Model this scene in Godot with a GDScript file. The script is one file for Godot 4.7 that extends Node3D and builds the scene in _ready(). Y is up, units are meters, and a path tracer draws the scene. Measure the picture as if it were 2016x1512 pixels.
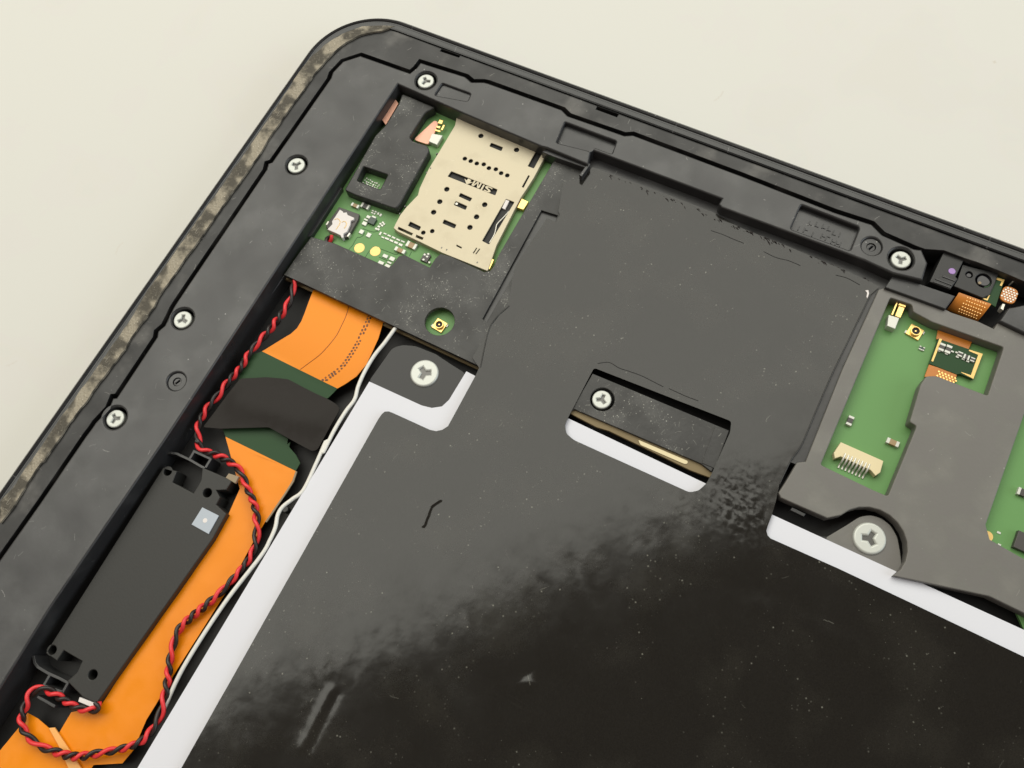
extends Node3D
# An opened tablet lying face down on a pale work table, seen from close above.
# Lengths in the tables below are millimetres on the tablet: x to the right, z towards the viewer, y up, y = 0 at the top of the black cover film.

const MM := 0.001
var M := {}
var rng := RandomNumberGenerator.new()
var noise_a := FastNoiseLite.new()
var noise_b := FastNoiseLite.new()
var chassis: Node3D


# ---------------------------------------------------------------- outlines
func pts(a: Array) -> PackedVector2Array:
	var p := PackedVector2Array()
	for i in range(0, a.size() - 1, 2):
		p.append(Vector2(a[i], a[i + 1]))
	return p


func area(p: PackedVector2Array) -> float:
	var s := 0.0
	for i in p.size():
		s += p[i].cross(p[(i + 1) % p.size()])
	return s * 0.5


func turned(p: PackedVector2Array) -> PackedVector2Array:
	var q := p.duplicate()
	if area(q) < 0.0:
		q.reverse()
	return q


func circle(c: Vector2, r: float, n := 28) -> PackedVector2Array:
	var p := PackedVector2Array()
	for i in n:
		p.append(c + Vector2.from_angle(TAU * i / n) * r)
	return p


func rect(c: Vector2, w: float, d: float, turn := 0.0) -> PackedVector2Array:
	var p := PackedVector2Array()
	for s in [Vector2(-1, -1), Vector2(1, -1), Vector2(1, 1), Vector2(-1, 1)]:
		p.append(c + (s * Vector2(w, d) * 0.5).rotated(turn))
	return p


func rounded(p: PackedVector2Array, r: float, n := 4) -> PackedVector2Array:
	var q := PackedVector2Array()
	for i in p.size():
		var a := p[(i + p.size() - 1) % p.size()]
		var b := p[i]
		var c := p[(i + 1) % p.size()]
		var u := (a - b).normalized()
		var v := (c - b).normalized()
		var t := minf(r, 0.45 * minf(a.distance_to(b), b.distance_to(c)))
		if u.dot(v) < -0.97 or t < 0.01:
			q.append(b)
			continue
		for k in n + 1:
			var f := float(k) / n
			q.append((b + u * t).lerp(b, f).lerp(b.lerp(b + v * t, f), f))
	return q


func ragged(p: PackedVector2Array, step: float, reach: float) -> PackedVector2Array:
	var q := PackedVector2Array()
	for i in p.size():
		var b := p[(i + 1) % p.size()]
		var n := maxi(1, int(p[i].distance_to(b) / step))
		for k in n:
			q.append(p[i].lerp(b, float(k) / n) + Vector2(rng.randf_range(-reach, reach), rng.randf_range(-reach, reach)))
	return q


func line_offset(p: PackedVector2Array, d: float) -> PackedVector2Array:
	var q := PackedVector2Array()
	for i in p.size():
		var e1 := (p[i] - p[maxi(i - 1, 0)]).normalized() if i > 0 else (p[1] - p[0]).normalized()
		var e2 := (p[mini(i + 1, p.size() - 1)] - p[i]).normalized() if i < p.size() - 1 else e1
		var n1 := Vector2(e1.y, -e1.x)
		var n2 := Vector2(e2.y, -e2.x)
		q.append(p[i] + (n1 + n2) / maxf(0.7, 1.0 + n1.dot(n2)) * d)
	return q


# ---------------------------------------------------------------- meshes
func begin() -> SurfaceTool:
	var st := SurfaceTool.new()
	st.begin(Mesh.PRIMITIVE_TRIANGLES)
	return st


func tri(st: SurfaceTool, a: Vector3, b: Vector3, c: Vector3, na: Vector3, nb: Vector3, nc: Vector3) -> void:
	if (b - a).cross(c - a).dot(na + nb + nc) > 0.0:
		var t := b
		b = c
		c = t
		t = nb
		nb = nc
		nc = t
	st.set_normal(na)
	st.add_vertex(a * MM)
	st.set_normal(nb)
	st.add_vertex(b * MM)
	st.set_normal(nc)
	st.add_vertex(c * MM)


func quad(st: SurfaceTool, a: Vector3, b: Vector3, c: Vector3, d: Vector3, na: Vector3, nb: Vector3, nc: Vector3, nd: Vector3) -> void:
	tri(st, a, b, c, na, nb, nc)
	tri(st, a, c, d, na, nc, nd)


func fill(st: SurfaceTool, loops: Array, top: float, bottom: float, under: bool) -> void:
	# fills what lies inside an odd number of the outlines, in upright strips
	var xs := []
	var edges := []
	for p in loops:
		for i in p.size():
			var a: Vector2 = p[i]
			var b: Vector2 = p[(i + 1) % p.size()]
			xs.append(a.x)
			if absf(a.x - b.x) > 1e-6:
				edges.append([a, b] if a.x < b.x else [b, a])
	xs.sort()
	for k in xs.size() - 1:
		var x0: float = xs[k]
		var x1: float = xs[k + 1]
		if x1 - x0 < 1e-5:
			continue
		var mid := (x0 + x1) * 0.5
		var cuts := []
		for e in edges:
			if e[0].x < mid and e[1].x > mid:
				var s: float = (e[1].y - e[0].y) / (e[1].x - e[0].x)
				cuts.append([e[0].y + (mid - e[0].x) * s, e[0].y + (x0 - e[0].x) * s, e[0].y + (x1 - e[0].x) * s])
		cuts.sort_custom(func(m, n): return m[0] < n[0])
		for c in range(0, cuts.size() - 1, 2):
			var u: Array = cuts[c]
			var v: Array = cuts[c + 1]
			var up := Vector3.UP
			quad(st, Vector3(x0, top, u[1]), Vector3(x1, top, u[2]), Vector3(x1, top, v[2]), Vector3(x0, top, v[1]), up, up, up, up)
			if under:
				quad(st, Vector3(x0, bottom, u[1]), Vector3(x1, bottom, u[2]), Vector3(x1, bottom, v[2]), Vector3(x0, bottom, v[1]), -up, -up, -up, -up)


func plate(st: SurfaceTool, outline: PackedVector2Array, top: float, bottom: float, bevel := 0.12, holes := [], hole_bottom := -99.0, under := false) -> void:
	# a flat piece with upright sides, rounded upper edges and holes through it
	var loops := [[turned(outline), 1.0]]
	for h in holes:
		loops.append([turned(h), -1.0])
	var inner := []
	for entry in loops:
		var p: PackedVector2Array = entry[0]
		var s: float = entry[1]
		var n := p.size()
		var side := []
		for i in n:
			var e := (p[(i + 1) % n] - p[i]).normalized()
			side.append(Vector2(e.y, -e.x) * s)
		var low := bottom if s > 0.0 or hole_bottom < -90.0 else hole_bottom
		var rings := []
		var steps := 3
		for k in steps + 1:
			var a := PI * 0.5 * k / steps
			var ring := PackedVector2Array()
			for i in n:
				var n1: Vector2 = side[(i + n - 1) % n]
				var n2: Vector2 = side[i]
				ring.append(p[i] - (n1 + n2) / maxf(0.6, 1.0 + n1.dot(n2)) * bevel * (1.0 - sin(a)))
			rings.append(ring)
		inner.append(rings[0])
		for i in n:
			var j := (i + 1) % n
			var n0: Vector2 = side[(i + n - 1) % n]
			var n1: Vector2 = side[i]
			var n2: Vector2 = side[j]
			var ni := (n0 + n1).normalized() if n0.dot(n1) > 0.6 else n1
			var nj := (n1 + n2).normalized() if n1.dot(n2) > 0.6 else n1
			for k in steps:
				var a0 := PI * 0.5 * k / steps
				var a1 := PI * 0.5 * (k + 1) / steps
				var y0 := top - bevel * (1.0 - cos(a0))
				var y1 := top - bevel * (1.0 - cos(a1))
				var r0: PackedVector2Array = rings[k]
				var r1: PackedVector2Array = rings[k + 1]
				quad(st, Vector3(r0[i].x, y0, r0[i].y), Vector3(r0[j].x, y0, r0[j].y), Vector3(r1[j].x, y1, r1[j].y), Vector3(r1[i].x, y1, r1[i].y),
					Vector3(ni.x * sin(a0), cos(a0), ni.y * sin(a0)), Vector3(nj.x * sin(a0), cos(a0), nj.y * sin(a0)), Vector3(nj.x * sin(a1), cos(a1), nj.y * sin(a1)), Vector3(ni.x * sin(a1), cos(a1), ni.y * sin(a1)))
			var w0 := Vector3(ni.x, 0, ni.y)
			var w1 := Vector3(nj.x, 0, nj.y)
			quad(st, Vector3(p[i].x, top - bevel, p[i].y), Vector3(p[j].x, top - bevel, p[j].y), Vector3(p[j].x, low, p[j].y), Vector3(p[i].x, low, p[i].y), w0, w1, w1, w0)
	fill(st, inner, top, bottom, under)


func smooth_path(p: Array, step: float) -> PackedVector3Array:
	var curve := Curve3D.new()
	curve.bake_interval = step
	for i in p.size():
		var t: Vector3 = (p[mini(i + 1, p.size() - 1)] - p[maxi(i - 1, 0)]) / 6.0
		curve.add_point(p[i], -t, t)
	return curve.get_baked_points()


func tube(st: SurfaceTool, path: PackedVector3Array, r: float, sides := 10) -> void:
	var rings := []
	for i in path.size():
		var t := (path[mini(i + 1, path.size() - 1)] - path[maxi(i - 1, 0)]).normalized()
		var u := t.cross(Vector3.UP)
		u = u.normalized() if u.length() > 0.05 else t.cross(Vector3.RIGHT).normalized()
		rings.append([u, u.cross(t).normalized()])
	for i in path.size() - 1:
		for k in sides:
			var c := []
			for e in [[i, k], [i + 1, k], [i + 1, k + 1], [i, k + 1]]:
				var a: float = TAU * e[1] / sides
				var n: Vector3 = rings[e[0]][0] * cos(a) + rings[e[0]][1] * sin(a)
				c.append([path[e[0]] + n * r, n])
			quad(st, c[0][0], c[1][0], c[2][0], c[3][0], c[0][1], c[1][1], c[2][1], c[3][1])
	for end in [0, path.size() - 1]:
		var t := (path[1] - path[0]).normalized() * -1.0 if end == 0 else (path[end] - path[end - 1]).normalized()
		for k in sides:
			var a := TAU * k / sides
			var b := TAU * (k + 1) / sides
			tri(st, path[end], path[end] + (rings[end][0] * cos(a) + rings[end][1] * sin(a)) * r, path[end] + (rings[end][0] * cos(b) + rings[end][1] * sin(b)) * r, t, t, t)


func ridge(p: Vector2, a: Vector2, b: Vector2, wide: float) -> float:
	var d := p.distance_to(Geometry2D.get_closest_point_to_segment(p, a, b))
	return exp(-d * d / (wide * wide))


func height(kind: String, p: Vector2) -> float:
	match kind:
		"film":
			var h := 0.05 * noise_a.get_noise_2d(p.x * 0.9, p.y * 0.9)
			h += 0.13 * maxf(ridge(p, Vector2(-1.41, 24.18), Vector2(-2.31, 25.82), 0.24), ridge(p, Vector2(-2.31, 25.82), Vector2(-1.77, 29.27), 0.26))
			h += 0.07 * ridge(p, Vector2(-2.07, 59.61), Vector2(-1.68, 68.65), 0.9) - 0.05 * ridge(p, Vector2(-0.79, 59.46), Vector2(-0.44, 68.15), 0.7)
			h += 0.1 * ridge(p, Vector2(25.66, 42.46), Vector2(25.11, 47.19), 0.6)
			h += 0.12 * ridge(p, Vector2(52.75, 15.98), Vector2(85.32, 14.47), 1.6)
			var c: Vector2 = Vector2(43.79, 2.32)
			var q := p - c
			var u := q.rotated(-0.5)
			h += 0.045 * exp(-(u.x * u.x / 45.0 + u.y * u.y / 16.0)) * noise_b.get_noise_2d(u.x * 3.5, u.y * 9.0)
			h += 0.006 * noise_b.get_noise_2d(p.x * 2.2 + 70.0, p.y * 3.4)
			return h
		"upper_flex":
			var a: Vector2 = Vector2(-36.54, -0.88)
			var b: Vector2 = Vector2(-37.78, 14.56)
			var f := clampf((p - a).dot(b - a) / (b - a).length_squared(), 0.0, 1.0)
			return 0.75 * sin(f * PI) - 0.5
		"tape":
			return 0.5 * ridge(p, Vector2(-43.99, 24.73), Vector2(-29.98, 21.94), 3.0) - 0.3 + 0.04 * noise_b.get_noise_2d(p.x * 2.0, p.y * 2.0)
		"tail_flex":
			return 0.22 * noise_a.get_noise_2d(p.x * 1.3, p.y * 1.3)
	return 0.0


func sheet(st: SurfaceTool, outline: PackedVector2Array, top: float, thick: float, kind: String, step: float, holes := [], fine: Array = []) -> void:
	# a sheet of even thickness that follows height(kind)
	var loops := []
	var all := PackedVector2Array()
	for entry in [outline] + holes:
		var p: PackedVector2Array = turned(entry)
		var q := PackedVector2Array()
		for i in p.size():
			var b := p[(i + 1) % p.size()]
			var n := maxi(1, int(ceil(p[i].distance_to(b) / (step * 0.7))))
			for k in n:
				q.append(p[i].lerp(b, float(k) / n))
		loops.append(q)
		all.append_array(q)
	var lo := Vector2(1e9, 1e9)
	var hi := -lo
	for v in loops[0]:
		lo = lo.min(v)
		hi = hi.max(v)
	var border := all.duplicate()
	var spots := [[lo, hi, step]]
	for f in fine:
		spots.append(f)
	for s in spots:
		var y: float = s[0].y
		while y < s[1].y:
			var x: float = s[0].x
			while x < s[1].x:
				var v: Vector2 = Vector2(x, y) + Vector2(rng.randf() - 0.5, rng.randf() - 0.5) * s[2] * 0.6
				var ok := Geometry2D.is_point_in_polygon(v, loops[0])
				for k in range(1, loops.size()):
					ok = ok and not Geometry2D.is_point_in_polygon(v, loops[k])
				if ok:
					for b in border:
						if s[2] > 0.3 and absf(b.x - v.x) < step * 0.4 and absf(b.y - v.y) < step * 0.4:
							ok = false
							break
				if ok:
					all.append(v)
				x += s[2]
			y += s[2]
	var index := Geometry2D.triangulate_delaunay(all)
	var ups := []
	for v in all:
		var e := 0.15
		ups.append(Vector3(height(kind, v - Vector2(e, 0)) - height(kind, v + Vector2(e, 0)), 2.0 * e, height(kind, v - Vector2(0, e)) - height(kind, v + Vector2(0, e))).normalized())
	for k in range(0, index.size(), 3):
		var a := all[index[k]]
		var b := all[index[k + 1]]
		var c := all[index[k + 2]]
		var m := (a + b + c) / 3.0
		var ok := Geometry2D.is_point_in_polygon(m, loops[0])
		for n in range(1, loops.size()):
			ok = ok and not Geometry2D.is_point_in_polygon(m, loops[n])
		if ok:
			tri(st, Vector3(a.x, top + height(kind, a), a.y), Vector3(b.x, top + height(kind, b), b.y), Vector3(c.x, top + height(kind, c), c.y), ups[index[k]], ups[index[k + 1]], ups[index[k + 2]])
	for n in loops.size():
		var p: PackedVector2Array = loops[n]
		for i in p.size():
			var a := p[i]
			var b := p[(i + 1) % p.size()]
			var e := (b - a).normalized() * (1.0 if n == 0 else -1.0)
			var w := Vector3(e.y, 0, -e.x)
			var ya := top + height(kind, a)
			var yb := top + height(kind, b)
			quad(st, Vector3(a.x, ya, a.y), Vector3(b.x, yb, b.y), Vector3(b.x, yb - thick, b.y), Vector3(a.x, ya - thick, a.y), w, w, w, w)


# ---------------------------------------------------------------- objects
func put(st: SurfaceTool, called: String, material: Material, parent: Node3D = self) -> MeshInstance3D:
	var o := MeshInstance3D.new()
	o.name = called
	o.mesh = st.commit()
	o.mesh.surface_set_material(0, material)
	parent.add_child(o, true)
	var away := Vector3.ZERO
	var up := parent
	while up != self:
		away += up.position
		up = up.get_parent()
	o.position = -away
	return o


func slab(parent: Node3D, called: String, outline: PackedVector2Array, top: float, bottom: float, material: Material, bevel := 0.12, holes := [], hole_bottom := -99.0) -> MeshInstance3D:
	var st := begin()
	plate(st, outline, top, bottom, bevel, holes, hole_bottom, true)
	return put(st, called, material, parent)


func tag(o: Node3D, label: String, category: String, group := "") -> void:
	o.set_meta("label", label)
	o.set_meta("category", category)
	if group != "":
		o.set_meta("group", group)


func thing(called: String, label: String, category: String, where: Vector3, group := "") -> Node3D:
	var o := Node3D.new()
	o.name = called
	add_child(o, true)
	o.position = where * MM
	tag(o, label, category, group)
	return o


# ---------------------------------------------------------------- materials
func grey_noise(frequency: float, octaves: int, s: int, size := 512, ridged := false) -> Image:
	var n := FastNoiseLite.new()
	n.seed = s
	n.noise_type = FastNoiseLite.TYPE_SIMPLEX_SMOOTH
	n.frequency = frequency
	n.fractal_octaves = octaves
	if ridged:
		n.fractal_type = FastNoiseLite.FRACTAL_RIDGED
	return n.get_seamless_image(size, size)


func ramp(img: Image, lo: float, hi: float) -> ImageTexture:
	var out := Image.create(img.get_width(), img.get_height(), false, Image.FORMAT_L8)
	for y in img.get_height():
		for x in img.get_width():
			var v := lerpf(lo, hi, img.get_pixel(x, y).r)
			out.set_pixel(x, y, Color(v, v, v))
	return ImageTexture.create_from_image(out)


func worn(base: Color, mottle: Color, specks: int, scratches: int, pale: Color, s: int, size := 1024, lo := 0.5, hi := 0.95, grain := false) -> ImageTexture:
	# base colour with cloudy mottling, dust specks and short scratches; colours are linear
	var r := RandomNumberGenerator.new()
	r.seed = s
	var cloud := grey_noise(0.012, 5, s + 7, 512)
	var img := Image.create(size, size, false, Image.FORMAT_RGB8)
	for y in size:
		for x in size:
			var v := cloud.get_pixel(x * 512 / size, y * 512 / size).r
			img.set_pixel(x, y, (base.lerp(mottle, smoothstep(lo, hi, v)) * (0.75 + 0.5 * r.randf())).linear_to_srgb() if grain else base.lerp(mottle, smoothstep(lo, hi, v)).linear_to_srgb())
	for i in specks:
		var c := Vector2(r.randf() * size, r.randf() * size)
		if smoothstep(0.4, 0.78, cloud.get_pixel(int(c.x * 512 / size) % 512, int(c.y * 512 / size) % 512).r) < r.randf() * 0.8:
			continue
		var k := r.randf()
		var tone := base.lerp(pale, 0.15 + 0.85 * k * k * k)
		var rad := 0 if r.randf() < 0.7 else 1
		for dx in range(-rad, rad + 1):
			for dy in range(-rad, rad + 1):
				if absi(dx) + absi(dy) <= rad:
					img.set_pixel(posmod(int(c.x) + dx, size), posmod(int(c.y) + dy, size), tone.linear_to_srgb())
	for i in scratches:
		var c := Vector2(r.randf() * size, r.randf() * size)
		var d := Vector2.from_angle(r.randf() * TAU)
		var bend := r.randf_range(-0.08, 0.08)
		var k := r.randf()
		var tone := base.lerp(pale, 0.1 + 0.6 * k * k)
		for n in r.randi_range(4, 16):
			img.set_pixel(posmod(int(c.x), size), posmod(int(c.y), size), tone.linear_to_srgb())
			c += d
			d = d.rotated(bend)
	return ImageTexture.create_from_image(img)


func mat(called: String, linear: Color, rough: float, metal := 0.0, spec := 0.5) -> StandardMaterial3D:
	var m := StandardMaterial3D.new()
	m.resource_name = called
	m.albedo_color = linear.linear_to_srgb()
	m.roughness = rough
	m.metallic = metal
	m.metallic_specular = spec
	M[called] = m
	return m


func textured(m: StandardMaterial3D, tile_mm: float, albedo: Texture2D, rough: Texture2D, bump: Texture2D, bump_mm: float) -> StandardMaterial3D:
	m.uv1_triplanar = true
	m.uv1_world_triplanar = true
	m.uv1_scale = Vector3.ONE * (1.0 / (tile_mm * MM))
	if albedo:
		m.albedo_texture = albedo
		m.albedo_color = Color.WHITE
	if rough:
		m.roughness_texture = rough
		m.roughness = 1.0
	if bump:
		m.heightmap_enabled = true
		m.heightmap_texture = bump
		m.heightmap_scale = bump_mm * 0.1
	return m


func make_materials() -> void:
	var fine := ramp(grey_noise(0.09, 3, 11), 0.0, 1.0)
	var grain := ramp(grey_noise(0.2, 2, 12), 0.0, 1.0)
	var smear := grey_noise(0.014, 5, 13)
	var rough_plastic := ramp(smear, 0.24, 0.46)
	var rough_film := ramp(smear, 0.1, 0.17)
	var rough_shield := ramp(smear, 0.36, 0.6)
	textured(mat("frame_plastic", Color(0.02, 0.02, 0.02), 0.45), 95.0, worn(Color(0.03, 0.0305, 0.031), Color(0.055, 0.055, 0.056), 600, 200, Color(0.4, 0.4, 0.38), 3), rough_plastic, grain, 0.006)
	textured(mat("ledge_plastic", Color(0.02, 0.02, 0.02), 0.5), 80.0, worn(Color(0.016, 0.016, 0.016), Color(0.085, 0.082, 0.077), 1200, 420, Color(0.35, 0.34, 0.31), 4), rough_shield, grain, 0.01)
	textured(mat("shield_plastic", Color(0.03, 0.03, 0.03), 0.5), 70.0, worn(Color(0.022, 0.022, 0.021), Color(0.055, 0.055, 0.052), 26000, 900, Color(0.5, 0.5, 0.44), 5, 1024, 0.5, 0.95, true), rough_shield, fine, 0.02)
	textured(mat("bracket_plastic", Color(0.1, 0.1, 0.1), 0.55), 75.0, worn(Color(0.145, 0.141, 0.128), Color(0.172, 0.167, 0.15), 1500, 60, Color(0.4, 0.39, 0.36), 6), rough_shield, grain, 0.008)
	textured(mat("film", Color(0.02, 0.02, 0.02), 0.15, 0.0, 0.46), 105.0, worn(Color(0.011, 0.0103, 0.0085), Color(0.017, 0.016, 0.013), 5000, 40, Color(0.2, 0.2, 0.17), 8, 1024, 0.45, 0.95, true), rough_film, fine, 0.006)
	textured(mat("rim_gloss", Color(0.01, 0.01, 0.01), 0.25), 60.0, worn(Color(0.008, 0.009, 0.01), Color(0.016, 0.017, 0.018), 300, 120, Color(0.2, 0.2, 0.2), 9, 512), null, grain, 0.004)
	textured(mat("residue", Color(0.2, 0.17, 0.12), 0.8), 30.0, worn(Color(0.075, 0.067, 0.052), Color(0.31, 0.275, 0.21), 9000, 900, Color(0.62, 0.57, 0.47), 10, 512, 0.25, 0.68), null, fine, 0.12)
	textured(mat("table", Color(0.68, 0.67, 0.6), 0.6, 0.0, 0.35), 260.0, worn(Color(0.63, 0.625, 0.59), Color(0.618, 0.612, 0.574), 90, 8, Color(0.55, 0.52, 0.45), 15), null, null, 0.0)
	textured(mat("speaker_plastic", Color(0.04, 0.04, 0.037), 0.55), 60.0, null, null, grain, 0.008)
	M.speaker_plastic.albedo_color = Color(0.02, 0.02, 0.018).linear_to_srgb()
	textured(mat("tape", Color(0.012, 0.009, 0.007), 0.45, 0.0, 0.3), 50.0, null, null, fine, 0.008)
	mat("pit", Color(0.006, 0.006, 0.006), 0.6)
	mat("black_plastic", Color(0.012, 0.012, 0.012), 0.45)
	textured(mat("solder_mask", Color(0.135, 0.29, 0.1), 0.42, 0.0, 0.35), 40.0, null, null, grain, 0.004)
	mat("trace", Color(0.03, 0.1, 0.03), 0.4)
	mat("board_edge", Color(0.2, 0.15, 0.075), 0.7)
	textured(mat("orange_flex", Color(0.82, 0.25, 0.002), 0.36, 0.0, 0.36), 45.0, null, null, fine, 0.006)
	mat("orange_print", Color(0.28, 0.07, 0.005), 0.5)
	mat("dark_print", Color(0.12, 0.035, 0.005), 0.5)
	mat("green_flex", Color(0.03, 0.068, 0.03), 0.42, 0.0, 0.25)
	mat("tail_flex", Color(0.86, 0.42, 0.11), 0.4)
	textured(mat("shell", Color(0.6, 0.53, 0.39), 0.55, 0.25), 40.0, worn(Color(0.565, 0.505, 0.37), Color(0.53, 0.47, 0.34), 300, 60, Color(0.7, 0.64, 0.5), 16, 512), null, grain, 0.003)
	mat("bright_metal", Color(0.7, 0.68, 0.6), 0.4, 0.5)
	mat("steel", Color(0.56, 0.58, 0.54), 0.5, 0.35)
	mat("dark_steel", Color(0.12, 0.12, 0.115), 0.4, 0.7)
	mat("gold", Color(0.9, 0.62, 0.22), 0.3, 0.75)
	mat("gold_pad", Color(0.85, 0.58, 0.2), 0.42, 0.3)
	mat("copper", Color(0.78, 0.42, 0.3), 0.5, 0.25)
	mat("white_sheet", Color(0.68, 0.69, 0.745), 0.5, 0.0, 0.3)
	mat("white_plastic", Color(0.72, 0.68, 0.66), 0.5)
	mat("cream_plastic", Color(0.72, 0.62, 0.38), 0.5)
	mat("solder", Color(0.62, 0.63, 0.57), 0.45, 0.25)
	mat("ceramic_dark", Color(0.06, 0.055, 0.05), 0.45)
	mat("ceramic_tan", Color(0.36, 0.25, 0.13), 0.5)
	mat("chip", Color(0.035, 0.06, 0.045), 0.35)
	mat("red_wire", Color(0.72, 0.035, 0.04), 0.42)
	mat("black_wire", Color(0.018, 0.013, 0.012), 0.42)
	mat("white_wire", Color(0.74, 0.73, 0.68), 0.45)
	mat("pale_pad", Color(0.42, 0.47, 0.53), 0.6)
	mat("foam", Color(0.3, 0.24, 0.16), 0.8)
	mat("lens", Color(0.005, 0.004, 0.008), 0.06)
	mat("violet_lens", Color(0.3, 0.16, 0.45), 0.2)
	mat("flex_amber", Color(0.5, 0.17, 0.02), 0.35)
	mat("flex_gold", Color(0.85, 0.5, 0.18), 0.4, 0.4)


# ---------------------------------------------------------------- the place
func _ready() -> void:
	rng.seed = 42
	noise_a.seed = 5
	noise_a.frequency = 0.05
	noise_b.seed = 9
	noise_b.frequency = 0.12

	var cam := Camera3D.new()
	cam.name = "camera"
	cam.fov = 49.31
	cam.near = 0.01
	cam.far = 8.0
	add_child(cam)
	var right := Vector3(0.88191122, -0.09129647, -0.46249059)
	var down := Vector3(0.41086099, -0.33217263, 0.84903156)
	var ahead := Vector3(-0.23114031, -0.9387898, -0.25543661)
	cam.transform = Transform3D(Basis(right, -down, -ahead), Vector3(34.671, 140.818, 38.315) * MM)
	cam.current = true

	var around := WorldEnvironment.new()
	around.name = "environment"
	around.environment = Environment.new()
	around.environment.background_mode = Environment.BG_COLOR
	around.environment.background_color = Color(0.22, 0.178, 0.15).linear_to_srgb()
	around.environment.tonemap_mode = Environment.TONE_MAPPER_LINEAR
	around.environment.tonemap_exposure = 1.0
	around.environment.sdfgi_enabled = true
	around.environment.ssao_enabled = true
	around.environment.ssil_enabled = true
	add_child(around)

	# the wide ceiling light over the bench: its near edge is what the glossy film mirrors as a line between grey and black
	var lamp := AreaLight3D.new()
	lamp.name = "ceiling_panel_light"
	var along := Vector3(0.655, 0, -0.756)
	var back := Vector3(-0.756, 0, -0.655)
	lamp.area_size = Vector2(2.2, 1.3)
	lamp.light_energy = 3.0
	lamp.light_color = Color(0.98, 0.975, 0.93)
	lamp.shadow_enabled = true
	lamp.area_normalize_energy = true
	lamp.transform = Transform3D(Basis(along, along.cross(Vector3.DOWN).normalized() * -1.0, Vector3.UP), Vector3(-0.093, 1.0, -0.035) + along * 0.3 + back * 0.65)
	add_child(lamp)

	# a window to the right, low and cooler: it lights the upright walls that face it and their edges
	var window := AreaLight3D.new()
	window.name = "side_window_light"
	window.area_size = Vector2(1.0, 0.8)
	window.light_energy = 0.65
	window.light_color = Color(0.9, 0.96, 1.0)
	window.shadow_enabled = true
	window.area_normalize_energy = true
	window.transform = Transform3D(Basis(), Vector3(1.15, 0.5, -0.3)).looking_at(Vector3.ZERO)
	add_child(window)

	make_materials()
	build_table()
	build_chassis()
	build_film()
	build_left_board()
	build_sim_reader()
	build_right_board()
	build_cables()
	build_speaker()
	build_camera_module()
	build_screws()


func build_table() -> void:
	var st := begin()
	plate(st, rounded(PackedVector2Array([Vector2(-900, -700), Vector2(900, -700), Vector2(900, 500), Vector2(-900, 500)]), 20.0), -6.0, -30.0, 2.0, [], -99.0, true)
	var o := put(st, "table_top", M.table)
	o.set_meta("kind", "structure")
	o.set_meta("label", "smooth cream work table under the opened tablet")


func gap_line() -> PackedVector2Array:
	var g := pts([-65.45, 68.09, -65.24, 56.66, -65.28, 43.19, -65.18, 41.75, -65.2, 40.46, -64.6, 37.13, -65.14, 34.99, -64.49, 34.56, -64.7, 21.64, -65.27, 20.53, -64.74, 18.89, -65.34, 15.33, -65.42, 14.19, -65.46, 9.82, -65.65, -18.27, -66.23, -19.71, -65.56, -20.4, -65.34, -42.58, -65.77, -44.08, -65.14, -47.6, -62.23, -50.56, -50.41, -50.84, -49.94, -52.16, -49.79, -54.04, -38.97, -54.66, -37.21, -54.05, -35.09, -54.96, -34.11, -55.12, -17.26, -55.33, -15.51, -54.52, -3.63, -54.83, -2.15, -55.61, 20.17, -55.56, 38.45, -55.23, 45.34, -55.59, 47.77, -54.3, 53.55, -53.9])
	g.insert(0, Vector2(g[0].x, 124.0))
	return g


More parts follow.
